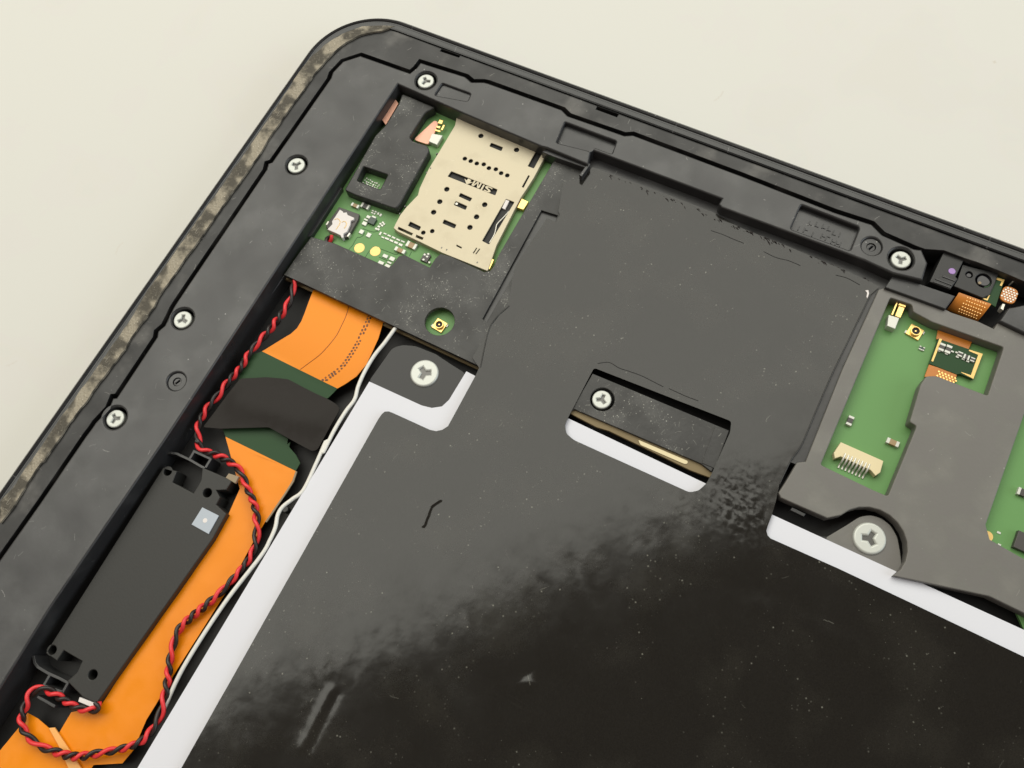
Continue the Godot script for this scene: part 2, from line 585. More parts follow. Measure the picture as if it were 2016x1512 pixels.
func build_chassis() -> void:
	var t := thing("tablet_chassis", "black plastic tablet chassis with its back cover off and rounded corner frame bare", "tablet", Vector3(0, -6, 0))
	chassis = t
	# outer rim, swept round the corner
	var st := begin()
	var prof := [[0.3, -6.0], [0.0, -4.6], [0.0, 1.0], [0.2, 1.7], [0.7, 2.15], [1.25, 2.3], [1.45, 2.12], [1.7, 2.12], [1.9, 2.3], [2.75, 2.28], [3.0, 2.15], [3.15, 0.6]]
	var spine := []
	spine.append([Vector2(-73.4, 124), Vector2(1, 0)])
	spine.append([Vector2(-73.4, 60), Vector2(1, 0)])
	spine.append([Vector2(-73.4, 0), Vector2(1, 0)])
	for k in 25:
		var a := PI + PI * 0.5 * k / 24
		spine.append([Vector2(-73.4 + 15.5, -61.8 + 15.5) + Vector2.from_angle(a) * 15.5, -Vector2.from_angle(a)])
	spine.append([Vector2(0, -61.8), Vector2(0, 1)])
	spine.append([Vector2(60, -61.8), Vector2(0, 1)])
	spine.append([Vector2(124, -61.8), Vector2(0, 1)])
	for i in spine.size() - 1:
		for k in prof.size() - 1:
			var c := []
			for e in [[i, k], [i, k + 1], [i + 1, k + 1], [i + 1, k]]:
				var q: Vector2 = spine[e[0]][0] + spine[e[0]][1] * prof[e[1]][0]
				c.append(Vector3(q.x, prof[e[1]][1], q.y))
			var s := Vector2(prof[k + 1][0] - prof[k][0], prof[k + 1][1] - prof[k][1]).normalized()
			var n0 := Vector3(spine[i][1].x * -s.y, s.x, spine[i][1].y * -s.y)
			var n1 := Vector3(spine[i + 1][1].x * -s.y, s.x, spine[i + 1][1].y * -s.y)
			quad(st, c[0], c[1], c[2], c[3], n0, n0, n1, n1)
	put(st, "outer_rim", M.rim_gloss, t)

	# dried glue left on the rim
	var glue := slab(t, "glue_residue", ragged(pts([-71.52, 60.13, -71.07, 57.32, -71.15, 51.52, -71.26, 43.24, -71.1, 36.27, -71.03, 30.27, -70.95, 24.15, -71.07, 19.56, -71.57, 15.54, -71.31, -23.99, -71.4, -27.95, -71.59, -36.02, -71.89, -41.43, -71.61, -45, -70.55, -49.43, -68.56, -53.43, -65.5, -56.77, -61.88, -58.66, -58.9, -59.45, -61.11, -57.36, -64.66, -54.86, -67.02, -50.93, -67.88, -47.19, -68.54, -42.18, -68.46, -38.06, -68.71, -33.52, -68.72, -30.13, -68.78, -24.94, -68.47, -21.62, -68.43, -19.68, -68.83, 14.74, -68.37, 16.41, -68.5, 19.32, -68.65, 22.18, -68.33, 26.39, -68.58, 31.02, -68.85, 34.21, -68.82, 34.74, -68.74, 38.11, -69.07, 41.75, -68.92, 46.18, -68.93, 50.7, -69.32, 51.14, -69.16, 55.11, -68.76, 59.99, -68.93, 63.24]), 1.1, 0.1), 2.36, 1.9, M.residue, 0.08)
	glue.set_meta("label", "brown dried glue along the left rim")

	# ledge inside the rim
	var g := gap_line()
	var ledge := PackedVector2Array()
	for s in spine:
		ledge.append(s[0] + s[1] * 3.05)
	var outer_g := line_offset(g, 0.5)
	var last := outer_g[outer_g.size() - 1]
	var tail := pts([55.25, -54.39, 58.29, -55.5, 62.02, -55.51, 63.99, -55.65, 67.89, -55.57, 72.28, -55.32])
	tail.append(Vector2(124, tail[tail.size() - 1].y))
	var back := outer_g.duplicate()
	back.append_array(tail)
	back.reverse()
	ledge.append_array(back)
	var slots := [pts([-47.15, -58.62, -42.7, -58.77, -42.77, -58.14, -47.22, -57.99]), pts([-11.36, -58.66, -6.71, -58.68, -6.76, -57.88, -11.36, -57.87]), pts([-70.43, -8.59, -69.23, -8.5, -69.08, -3.89, -70.27, -3.98])]
	slab(t, "ledge", ledge, 1.85, -3.0, M.ledge_plastic, 0.1, slots, -1.0)
	slab(t, "glue_bead", pts([-26.13, -59.94, -20.75, -60.02, -16.74, -59.89, -11.13, -59.8, -5.89, -59.71, -4.14, -60.02, -3.34, -60.05, -3.99, -59.12, -6.29, -58.82, -11.24, -58.87, -16.54, -58.92, -20.77, -58.94, -26.48, -58.95]), 2.15, 1.7, M.rim_gloss, 0.12)

	# the floor far below everything
	slab(t, "tray_floor", pts([-71, -40, -69, -50, -62, -57, -52, -59.5, 123, -59.5, 123, 123, -71, 123]), -4.8, -5.8, M.pit, 0.1)

	# inner frame: one moulded piece, side rail and top rail
	var f := line_offset(g, -0.42)
	var inner := pts([54.8, -53.85, 56.58, -51.74, 56.89, -48.1, 51.86, -47.29, 46.39, -47.68, 19.53, -47.33, 18.83, -47.8, 18.89, -49.01, -7.5, -48.87, -7.84, -48.34, -7.04, -45.58, -16.06, -45.75, -17.14, -45.57, -35.21, -46.21, -51.04, -47.03, -50.86, 36.76, -51.6, 70.46, -51.15, 84.77])
	f.append_array(inner)
	f.append(Vector2(inner[inner.size() - 1].x, 124))
	var holes := []
	for e in [Vector2(-46.11, -50.12), Vector2(-60.15, -21.74), Vector2(-61.9, 16.23), Vector2(-61.95, 38.04), Vector2(52.22, -50.68)]:
		holes.append(circle(e, 2.2))
	var boss_a: Vector2 = Vector2(-55.61, 27.12)
	var boss_b: Vector2 = Vector2(46.77, -50.95)
	holes.append(circle(boss_a, 1.75))
	holes.append(circle(boss_b, 1.75))
	var pocket_a := rounded(pts([-42.58, -50.89, -36.04, -50.98, -35.78, -49.15, -42.6, -47.76]), 0.4)
	var pocket_b := rounded(pts([-15.43, -52.49, -4.38, -52.58, -3.99, -49.68, -7.74, -49.64, -8.1, -48.54, -14.85, -47.62]), 0.3)
	var pocket_c := rounded(pts([32.51, -53.78, 43.53, -53.67, 43.65, -48.58, 32.65, -48.35]), 0.4)
	holes.append(pocket_a)
	holes.append(pocket_b)
	holes.append(pocket_c)
	slab(t, "inner_frame", f, 2.2, -4.7, M.frame_plastic, 0.4, holes, -1.0)
	slab(t, "pocket_floor", pocket_a, 1.65, 0.5, M.frame_plastic, 0.0)
	slab(t, "pocket_floor", pocket_b, 1.1, 0.0, M.frame_plastic, 0.0)
	var letters := slab(t, "pocket_floor", pocket_c, 1.0, 0.0, M.frame_plastic, 0.0)
	# worn raised marks in the pocket, too rubbed to read
	var marks := begin()
	for e in [Vector2(35.14, -51.48), Vector2(36.34, -51.81), Vector2(37.57, -51.87), Vector2(38.6, -51.83), Vector2(39.71, -51.41), Vector2(40.93, -51.47), Vector2(33.84, -49.72), Vector2(34.85, -49.75), Vector2(36.53, -49.59), Vector2(38.12, -49.96), Vector2(39.01, -49.8), Vector2(40.1, -49.59), Vector2(40.92, -49.61), Vector2(41.73, -49.63)]:
		plate(marks, rect(e, 0.18, 1.0), 1.13, 0.95, 0.05)
		if rng.randf() < 0.7:
			plate(marks, rect(e + Vector2(0.38, rng.randf_range(-0.45, 0.45)), 0.5, 0.16), 1.12, 0.95, 0.05)
	put(marks, "raised_marking", M.frame_plastic, letters)
	for b in [boss_a, boss_b]:
		var boss := slab(t, "moulded_boss", circle(b, 1.7), 1.75, 0.5, M.frame_plastic, 0.02, [circle(b, 0.85, 20)], 1.2)
		slab(boss, "boss_core", circle(b, 0.8, 20), 1.55, 1.0, M.frame_plastic, 0.15, [rect(b, 0.22, 0.9, 0.4)], 1.3)

	# long step low on the rail's wall, seen as a thin bright line down the gutter
	slab(t, "wall_step", pts([-52.33, -1.59, -50.79, -0.73, -51.36, 20.55, -51.31, 35.05, -51.87, 44.39, -52.49, 60.74, -52.52, 72.75, -51.94, 87.49, -54.61, 87.08, -55.59, 65.79, -53.7, 35.35]), -1.2, -4.7, M.frame_plastic, 0.12)
	slab(t, "pocket_lip", pts([-50.51, -22.36, -50.43, -10.61, -50.85, -9.86, -51.54, -10.47, -52.22, -22.17]), -0.8, -2.4, M.frame_plastic, 0.1)
	slab(t, "sloped_beam", pts([52.15, -47.84, 63.01, -48.34, 62.31, -45.16, 51.7, -44.84]), 1.0, -2.0, M.frame_plastic, 0.2)
	slab(t, "edge_tab", pts([-7.38, -46.39, -6.85, -46.12, -7.14, -43, -7.73, -43.11]), 1.6, -0.6, M.frame_plastic, 0.1)
	slab(t, "rail_beam", pts([-16.27, -46.07, -7.11, -45.84, -6.83, -45.25, -14.04, -44.94, -16.84, -45.01]), 1.3, -1.5, M.frame_plastic, 0.2)

	# cover over the left circuit board
	var cover := pts([-49.97, -9.99, -44.93, -10.72, -32.45, -10.72, -32.17, -11.5, -31.9, -13.66, -31.03, -14.37, -25.22, -14.09, -25.18, -16.24, -24.8, -17.55, -22.72, -17.83, -15.2, -17.69, -14.35, -18.39, -14.17, -19.58, -14.45, -21.66, -14.43, -30.01, -14.29, -45.63, -10.39, -46.1, -6.81, -46.68, -4.66, -38.89, -4.76, -19.71, -5, -4.88, -6.46, -1.1, -6.78, -0.51, -50.43, -0.61, -50.28, -6.15])
	var eye: Vector2 = Vector2(-17.98, -5.12)
	slab(t, "board_cover", cover, -0.25, -1.1, M.shield_plastic, 0.1, [circle(eye, 2.8, 36), pts([-11.44, -34.08, -8.09, -34.38, -7.88, -32.89, -9.74, -32.89, -9.96, -8.78, -10.94, -9])])
	slab(t, "groove_floor", pts([-12.4, -34.57, -7.21, -35.2, -7.41, -32.54, -8.79, -7.84, -11.91, -8.63]), -0.85, -1.1, M.frame_plastic, 0.02)
	# small raised cover in the corner pocket
	slab(t, "corner_cover", rounded(pts([-50.18, -46.5, -42.04, -46.31, -43.32, -44.3, -43.35, -37.82, -42.14, -37.28, -38.95, -37.57, -37.97, -36.71, -37.26, -23.58, -37.52, -22.22, -46.47, -21.56, -49.15, -21.61, -50.09, -35.24, -49.38, -38.38, -49.53, -43.98]), 0.5, 3), 0.3, -1.9, M.shield_plastic, 0.3, [rounded(pts([-48.48, -27.93, -42.91, -28.31, -42.67, -24.79, -47.95, -24.57]), 0.35)])

	slab(t, "tray_edge", pts([-10.68, -46.66, -7.98, -50.7, 19.58, -51.05, 52.21, -49.44, 53.14, -43.64, 52.66, -8.7, 47.54, -8.12, 48.03, -42.9, 23.56, -43.53, -6.12, -41.88]), -0.5, -1.6, M.frame_plastic, 0.05)
	# bracket seen through the slot in the film
	slab(t, "cross_bracket", pts([12.01, -8.17, 37.67, -8.92, 37.85, -0.89, 35.67, -1.43, 12.05, -0.72, 11.7, -0.19]), -0.3, -1.2, M.shield_plastic, 0.12, [circle(Vector2(15.7, -4.53), 2.15)], -1.2)
	slab(t, "bracket_strip", pts([35.21, -8.58, 37.64, -8.72, 38.08, -1.66, 35.79, -1.56]), -0.18, -0.4, M.shield_plastic, 0.06)
	slab(t, "bracket_edge", pts([11.61, 0.17, 11.8, -0.97, 35.7, -1.56, 38.1, -1.03, 37.98, 0.01, 34.43, 0.3, 24.73, 0.12, 19.17, 0.07, 16.91, 0.41]), -0.85, -1.5, M.board_edge, 0.1)
	slab(t, "copper_strip", rounded(pts([24.38, -0.7, 33.56, -0.99, 33.65, -0.49, 33.24, -0.24, 25.13, -0.01]), 0.3), -0.7, -1.0, M.cream_plastic, 0.05)

	# screw lugs of the white panel
	slab(t, "screw_lug", rounded(pts([-23.83, 3.1, -22.43, 1.73, -19.93, 0.81, -15.7, 0.6, -12.19, 1.12, -8.77, 1.52, -8.12, 9.38, -10.8, 10.69, -24.45, 10.87]), 0.8, 3), -1.15, -2.4, M.black_plastic, 0.15)
	slab(t, "screw_lug", rounded(pts([58.58, 1.01, 60.91, -2.52, 62.33, -4.86, 63.77, -5.89, 65.47, -6.19, 67.22, -5.71, 68.79, -4.4, 69.96, -2.31, 71.47, 0.78, 67.66, 3.68]), 0.6, 3), -1.1, -2.4, M.bracket_plastic, 0.15)

	# bracket over the right circuit board, with its two windows
	var arc := PackedVector2Array()
	var lug: Vector2 = Vector2(64.84, -0.94)
	var rr: float = 5.97
	for k in 13:
		arc.append(lug + Vector2.from_angle(lerpf(PI + 0.42, TAU + 0.55, k / 12.0)) * rr)
	var b := pts([50.95, -44.38, 51.78, -45.25, 62.45, -45.58, 63.55, -45.43, 68.08, -45.72, 70.89, -45.48, 71.17, -47.19, 72.08, -50.43, 74.13, -51.57])
	b.append(Vector2(122, b[b.size() - 1].y))
	var low := pts([83.87, -1.4, 89.18, -1.29])
	b.append(Vector2(122, low[1].y + (122 - low[1].x) * (low[1].y - low[0].y) / (low[1].x - low[0].x)))
	b.append(low[1])
	b.append(low[0])
	arc.reverse()
	b.append_array(arc)
	b.append_array(pts([57.56, -1.88, 49.65, -1.72, 49, -2.36, 49.39, -4.86, 49.82, -8.51, 51, -9.26, 50.6, -27.15]))
	var win_a := rounded(pts([53.29, -43.75, 53.4, -9.85, 62.5, -9.57, 64.86, -9.64, 65.05, -23.04, 63.77, -23.25, 63.22, -30.4, 63.58, -32.24, 65.04, -33.01, 73.64, -33.23, 73.36, -42.81, 61.19, -42.3, 57.75, -42.79, 57.09, -44]), 0.35, 3)
	var win_b := pts([79.86, -36.32, 80, -11.99, 81.27, -10, 86.76, -9.38, 100.11, -9.23, 100.69, -36.57])
	slab(t, "board_bracket", b, 0.3, -2.0, M.bracket_plastic, 0.2, [win_a, win_b])
	slab(t, "bracket_shelf", pts([57.27, -44.83, 65.41, -44.6, 65.3, -43.4, 58.11, -43.14]), -0.3, -1.9, M.bracket_plastic, 0.15)
	slab(t, "camera_stop", pts([71.62, -49.64, 73.76, -51.4, 82.59, -51.35, 84.12, -45.89, 75.28, -46.31, 71.05, -46.72]), 1.2, -2.0, M.frame_plastic, 0.3)
	slab(t, "bracket_clip", pts([51.99, -1.23, 54.33, -1.19, 54.2, -0.63, 51.86, -0.66]), -0.4, -1.6, M.frame_plastic, 0.08)


func build_film() -> void:
	var t := thing("backing_sheet", "white backing sheet showing as strips round the edges of the black film", "sheet", Vector3(20, -2.4, 40))
	var w := pts([-24.12, 10.81, -13.07, 10.55, -11.16, 10.15, -9.63, 9.09, -9.08, 7.43, -8.87, 1.25, -1.15, 1.53, 11.89, 1.12, 38.02, 1.24, 49.56, 1.25, 90.34, 0.85])
	var e := w[w.size() - 1]
	w.append(Vector2(122, e.y + 0.3))
	w.append(Vector2(122, 122))
	var s := pts([-24.42, 84.4, -24.29, 49.66])
	w.append(Vector2(s[0].x, 122))
	slab(t, "panel_sheet", w, -0.8, -1.0, M.white_sheet, 0.04)
	slab(t, "panel_body", pts([-24, 40, 60, 0, 120, 20, 120, 120, -24, 120]), -1.2, -2.3, M.black_plastic, 0.05)

	var f := thing("cover_film", "large glossy black film with a slot, dusty and wrinkled, over the white panel", "film", Vector3(20, 0, 30))
	var o := pts([-10.34, -41.27, -7.7, -43.4, -6.59, -46.71, 8.33, -47, 18.61, -47, 24.41, -46.1, 33.6, -46.07, 48.39, -45.48, 50.93, -45.13, 50.04, -42.99, 49.39, -25.57, 49.39, -11.81, 48.83, -8.68, 48.64, -3.8, 49.17, -1.04, 49.47, 1.46, 49.56, 3.54])
	o.append_array(pts([49.65, 4.36, 50.14, 4.98, 50.74, 5.22, 61.98, 4.9, 74.3, 4.88, 91.17, 4.91]))
	var q := o[o.size() - 1]
	o.append(Vector2(121, q.y + 0.4))
	o.append(Vector2(121, 121))
	var l := pts([-17.53, 80.63, -18.14, 42.21])
	o.append(Vector2(l[0].x, 121))
	o.append_array(pts([-17.53, 80.63, -18.39, 28.25, -18.61, 16.52, -18.5, 15.27, -18.26, 14.68, -17.6, 14.31, -16.71, 14.24, -9.2, 14.02, -8.06, 13.74, -7.17, 13.02, -6.59, 11.96, -6.71, 1.4, -6.83, -0.16, -8.9, -1.36, -8.74, -8.56, -7.93, -13.49, -10.44, -21.01, -9.63, -32.81, -7.72, -32.9, -7.66, -34.5, -8.32, -35.17]))
	var slot := rounded(pts([11.84, -9.14, 37.32, -10.51, 37.9, -8.58, 37.97, -0.24, 37.84, 1.46, 37.19, 3.09, 35.93, 4.06, 14.49, 4.44, 12.84, 3.98, 11.89, 2.66, 11.82, 1.28]), 0.5, 3)
	var c: Vector2 = Vector2(44.15, 1.47)
	var st := begin()
	sheet(st, o, 0.0, 0.35, "film", 1.7, [slot], [[c - Vector2(9, 7), c + Vector2(8, 8), 0.36], [Vector2(-1.64, 26.47) - Vector2(2.6, 3.6), Vector2(-1.64, 26.47) + Vector2(2.6, 3.6), 0.2], [Vector2(-1.4, 63.83) - Vector2(4, 7), Vector2(-1.4, 63.83) + Vector2(4, 7), 0.45]])
	put(st, "film_sheet", M.film, f)
	for way in [[50.04, -42.99, 49.73, -34.04, 49.39, -25.57, 49.38, -18.63, 49.39, -11.81, 48.83, -8.68, 48.64, -3.8], [-6.66, -0.36, -8.81, -8.3, -7.57, -13.42]]:
		st = begin()
		var edge := []
		for v in pts(way):
			edge.append(Vector3(v.x, height("film", v) - 0.03, v.y))
		tube(st, smooth_path(edge, 0.5), 0.13, 8)
		put(st, "rolled_edge", M.film, f)
	for way in [[19.56, -43.26, 21.65, -43.42, 23.86, -43.29, 26.02, -43.36], [29.82, -43.16, 32.43, -43, 34.68, -43.34, 36.9, -43.32], [43.17, -44.07, 45.39, -44.31, 47.79, -44], [12.03, -10.09, 13.77, -11.24, 15.83, -11.06, 17.72, -11.23, 20.12, -11.32, 22.53, -11.34, 24.27, -11.23], [25.38, -11.41, 27.06, -11.39, 28.5, -11.36, 30.82, -11.46]]:
		st = begin()
		var score := []
		for v in pts(way):
			score.append(Vector3(v.x + rng.randf_range(-0.1, 0.1), height("film", v), v.y + rng.randf_range(-0.1, 0.1)))
		tube(st, smooth_path(score, 0.4), 0.07, 5)
		put(st, "score_line", M.pit, f)
	slab(f, "white_fleck", pts([48.91, -43.34, 49.38, -43.65, 49.74, -43.04, 49.79, -42.02, 49.54, -42.25, 49.38, -43.04]), 0.15, -0.1, M.white_plastic, 0.04)
	# torn bits of black tape where the film was prised off
	var bits := begin()
	for n in 120:
		var u := rng.randf()
		var p: Vector2 = (Vector2(-3.91, -46.32)).lerp(Vector2(49.29, -45.17), u) + Vector2(rng.randf_range(-0.6, 0.6), rng.randf_range(-0.5, 0.15))
		var a := rng.randf_range(-0.5, 0.5)
		var k := rng.randf_range(0.2, 0.7)
		var path := smooth_path([Vector3(p.x, -0.25, p.y), Vector3(p.x + cos(a) * k, rng.randf_range(-0.2, 0.15), p.y + sin(a) * k), Vector3(p.x + cos(a) * k * 2.2, -0.25, p.y + sin(a + 0.6) * k * 2.0)], 0.2)
		tube(bits, path, rng.randf_range(0.03, 0.1), 5)
	var shreds := put(bits, "tape_shreds", M.black_wire, f)
	shreds.set_meta("kind", "stuff")


func smd(parent: Node3D, called: String, c: Vector2, w: float, d: float, top: float, high: float, body: Material, ends: Material, share := 0.25) -> void:
	# a small soldered chip: body and two metal ends
	var st := begin()
	var wide := w >= d
	plate(st, rect(c, w * (1.0 - share if wide else 1.0), d * (1.0 if wide else 1.0 - share)), top + high, top, 0.05)
	var m: ArrayMesh = st.commit()
	m.surface_set_material(0, body)
	st = begin()
	for s in [-1, 1]:
		if wide:
			plate(st, rect(c + Vector2(s * w * (0.5 - share * 0.5), 0), w * share, d * 1.05), top + high + 0.03, top, 0.06)
		else:
			plate(st, rect(c + Vector2(0, s * d * (0.5 - share * 0.5)), w * 1.05, d * share), top + high + 0.03, top, 0.06)
	m = st.commit(m)
	m.surface_set_material(1, ends)
	var o := MeshInstance3D.new()
	o.name = called
	o.mesh = m
	parent.add_child(o, true)
	o.position = -parent.position


func coax(parent: Node3D, c: Vector2, top: float, turn: float, k := 1.0) -> void:
	var base := slab(parent, "antenna_socket", rect(c, 2.3 * k, 2.2 * k, turn), top + 0.35, top, M.gold, 0.08)
	var st := begin()
	plate(st, circle(c, 0.85 * k, 24), top + 0.85, top + 0.3, 0.08, [circle(c, 0.62 * k, 20)], top + 0.4)
	put(st, "socket_ring", M.gold, base)
	slab(base, "socket_well", circle(c, 0.6 * k, 20), top + 0.55, top + 0.36, M.pit, 0.02)
	slab(base, "centre_pin", circle(c, 0.16 * k, 12), top + 0.72, top + 0.4, M.gold, 0.04)
	for s in [-1, 1]:
		slab(base, "solder_foot", rect(c + Vector2(s * 1.05, -s * 0.7).rotated(turn) * k, 0.7 * k, 0.6 * k, turn), top + 0.2, top, M.solder, 0.06)


func build_left_board() -> void:
	var t := thing("circuit_board", "green circuit board under the cover in the rounded corner, left of the film", "circuit board", Vector3(-35, -2.9, -15))
	var b := pts([-51.4, -1.13, -6.68, -0.85, -8.75, -9.52, -13.11, -46.95, -19.94, -49.16, -38.34, -49.28, -53.47, -48.69, -52.14, -27.64, -51.35, -10.95])
	slab(t, "board", b, -2.0, -2.5, M.solder_mask, 0.03)
	slab(t, "board_edge", pts([-51.65, -0.44, -5.32, -0.38, -6.92, -4.96, -50.45, -6.91]), -2.35, -2.85, M.board_edge, 0.05)
	var y := -2.0
	var k := 0.0114
	for e in [[Vector2(-46.33, -20.23), 155, 66, "t"], [Vector2(-44.4, -20.97), 160, 88, "d"], [Vector2(-31.45, -17.26), 190, 104, "t"], [Vector2(-32.95, -15.35), 200, 74, "t"]]:
		smd(t, "capacitor", e[0], e[1] * k, e[2] * k, y, 0.55, M.ceramic_tan if e[3] == "t" else M.ceramic_dark, M.solder)
	for e in [[Vector2(-42.6, -20.84), 40, 26], [Vector2(-42.5, -20.38), 34, 28], [Vector2(-41.96, -20.86), 36, 30], [Vector2(-41.96, -20.38), 36, 30], [Vector2(-41.29, -20.73), 34, 50], [Vector2(-40.66, -20.66), 38, 56], [Vector2(-39.38, -19.38), 40, 36], [Vector2(-38.97, -19.19), 36, 34], [Vector2(-39.68, -18.91), 40, 34], [Vector2(-39.17, -18.73), 44, 34], [Vector2(-39.65, -18.24), 50, 36], [Vector2(-39.89, -17.61), 44, 40], [Vector2(-39.39, -17.67), 40, 40], [Vector2(-38.58, -17.05), 36, 66],
			[Vector2(-37.68, -17.39), 62, 26], [Vector2(-36.72, -17.36), 66, 30], [Vector2(-35.7, -17.35), 74, 32], [Vector2(-34.61, -17.34), 78, 30], [Vector2(-33.57, -17.39), 76, 28], [Vector2(-37.68, -16.51), 60, 28], [Vector2(-36.76, -16.59), 80, 36], [Vector2(-35.73, -16.58), 74, 36], [Vector2(-34.68, -16.61), 74, 40], [Vector2(-33.62, -16.58), 74, 44], [Vector2(-30.4, -18.38), 110, 24], [Vector2(-28.62, -18.57), 60, 36]]:
		slab(t, "solder_pad", rect(e[0], e[1] * k, e[2] * k), y + 0.16, y, M.solder, 0.05)
	for e in [[Vector2(-42.24, -15.77), 78, 80], [Vector2(-40.52, -15.74), 80, 84], [Vector2(-35.1, -13.12), 96, 64], [Vector2(-33.57, -13.17), 96, 76], [Vector2(-33.61, -12.22), 84, 34], [Vector2(-35.12, -11.48), 104, 66], [Vector2(-33.59, -11.43), 100, 66]]:
		slab(t, "solder_pad", rect(e[0], e[1] * k, e[2] * k), y + 0.22, y, M.solder, 0.09)
	var chip := slab(t, "chip", rect(Vector2(-41.4, -18.65), 130 * k, 120 * k), y + 0.55, y, M.chip, 0.06)
	for e in [[Vector2(-42.57, -19.2), 84, 54], [Vector2(-41.6, -19.65), 80, 36], [Vector2(-42.74, -18.43), 78, 32], [Vector2(-41.58, -18.16), 84, 32], [Vector2(-42.59, -17.59), 84, 70]]:
		slab(chip, "chip_leg", rect(e[0], e[1] * k, e[2] * k), y + 0.3, y, M.solder, 0.07)
	var cl := slab(t, "chip", rect(Vector2(-27.58, -16.1), 130 * k, 150 * k), y + 0.4, y, M.ceramic_dark, 0.06)
	for e in [Vector2(-28.05, -16.56), Vector2(-27.46, -16.99), Vector2(-27.4, -16.4), Vector2(-27.71, -15.53), Vector2(-26.38, -15.49)]:
		slab(cl, "chip_leg", rect(e, 40 * k, 36 * k), y + 0.5, y, M.solder, 0.06)
	for e in [[Vector2(-40.79, -12.53), 92], [Vector2(-37.52, -13.23), 92]]:
		slab(t, "test_pad", circle(e[0], e[1] * k, 32), y + 0.05, y - 0.1, M.gold_pad, 0.02)
	for line in [[-41.61, -15.93, -41.57, -15.22, -41.86, -14.72, -42.38, -14.39, -42.46, -13.56, -42.36, -12.65, -42.47, -11.86, -42.55, -11.15], [-38.34, -14.04, -38.53, -13.28, -38.65, -12.62, -38.68, -11.93, -38.68, -11.06], [-36.86, -14.15, -35.12, -14.25, -33.35, -14.38, -33.19, -14.98, -33.4, -15.45], [-36.19, -12.48, -35.09, -12.46, -34.08, -12.49], [-30.92, -16.2, -30.83, -15.17], [-42.45, -16.56, -40.33, -16.72, -39.27, -17.34]]:
		var st := begin()
		var q := pts(line)
		var path := []
		for v in q:
			path.append(Vector3(v.x, y + 0.0, v.y))
		tube(st, smooth_path(path, 0.3), 0.065, 5)
		put(st, "copper_trace", M.trace, t)
	for n in 26:
		var w := (Vector2(-46.17, -25.78)) + Vector2((n % 7) * 0.52, int(n / 7) * 0.5 + (n % 7) * 0.02) + Vector2(rng.randf_range(-0.1, 0.1), rng.randf_range(-0.1, 0.1)) + Vector2(-1.5, -0.9)
		slab(t, "solder_pad", rect(w, rng.randf_range(0.2, 0.42), rng.randf_range(0.2, 0.36)), y + 0.2, y, M.solder, 0.05)
	# black socket of the wire plug
	slab(t, "plug_socket", pts([-49.01, -18.44, -44.38, -18.75, -43.94, -17.71, -43.7, -13.45, -44.48, -12.81, -48.9, -13.37, -49.2, -14.06]), -1.2, -2.0, M.ceramic_dark, 0.1)
	for e in [Vector2(-49.17, -14.27), Vector2(-43.84, -13.84)]:
		slab(t, "socket_clip", rect(e, 0.35, 0.9), -1.1, -2.0, M.bright_metal, 0.06)
	coax(t, Vector2(-18.15, -4.86), y, 0.1)
	# spring contact at the copper foil
	var c := slab(t, "spring_contact", pts([-40.2, -41.13, -37.92, -41.59, -37.89, -39.15, -39.85, -39.18]), -0.9, -2.0, M.solder, 0.1)
	for e in [[Vector2(-39.95, -44.35), 0.9, 0.9], [Vector2(-39.77, -43.06), 0.8, 0.5], [Vector2(-38.85, -43.33), 0.4, 1.3], [Vector2(-39.45, -42.22), 1.2, 0.35]]:
		slab(c, "contact_arm", rect(e[0], e[1], e[2], -0.1), -0.95, -1.2, M.gold, 0.06)
	var foil := thing("copper_foil", "pink copper foil scrap on the pocket wall beside the corner cover", "foil", Vector3(-49, -0.8, -42))
	slab(foil, "foil_piece", pts([-51.67, -45.43, -50, -44.37, -49.77, -38.78, -51.84, -39.89]), -0.4, -0.9, M.copper, 0.06)
	foil = thing("copper_foil", "orange copper foil tongue in the notch next to the gold spring contact", "foil", Vector3(-41, -1.6, -42))
	slab(foil, "foil_piece", rounded(pts([-41.51, -44.36, -40.54, -44.33, -39.99, -42.14, -39.65, -38.68, -43.2, -38.46]), 0.8), -1.3, -1.7, M.copper, 0.08)


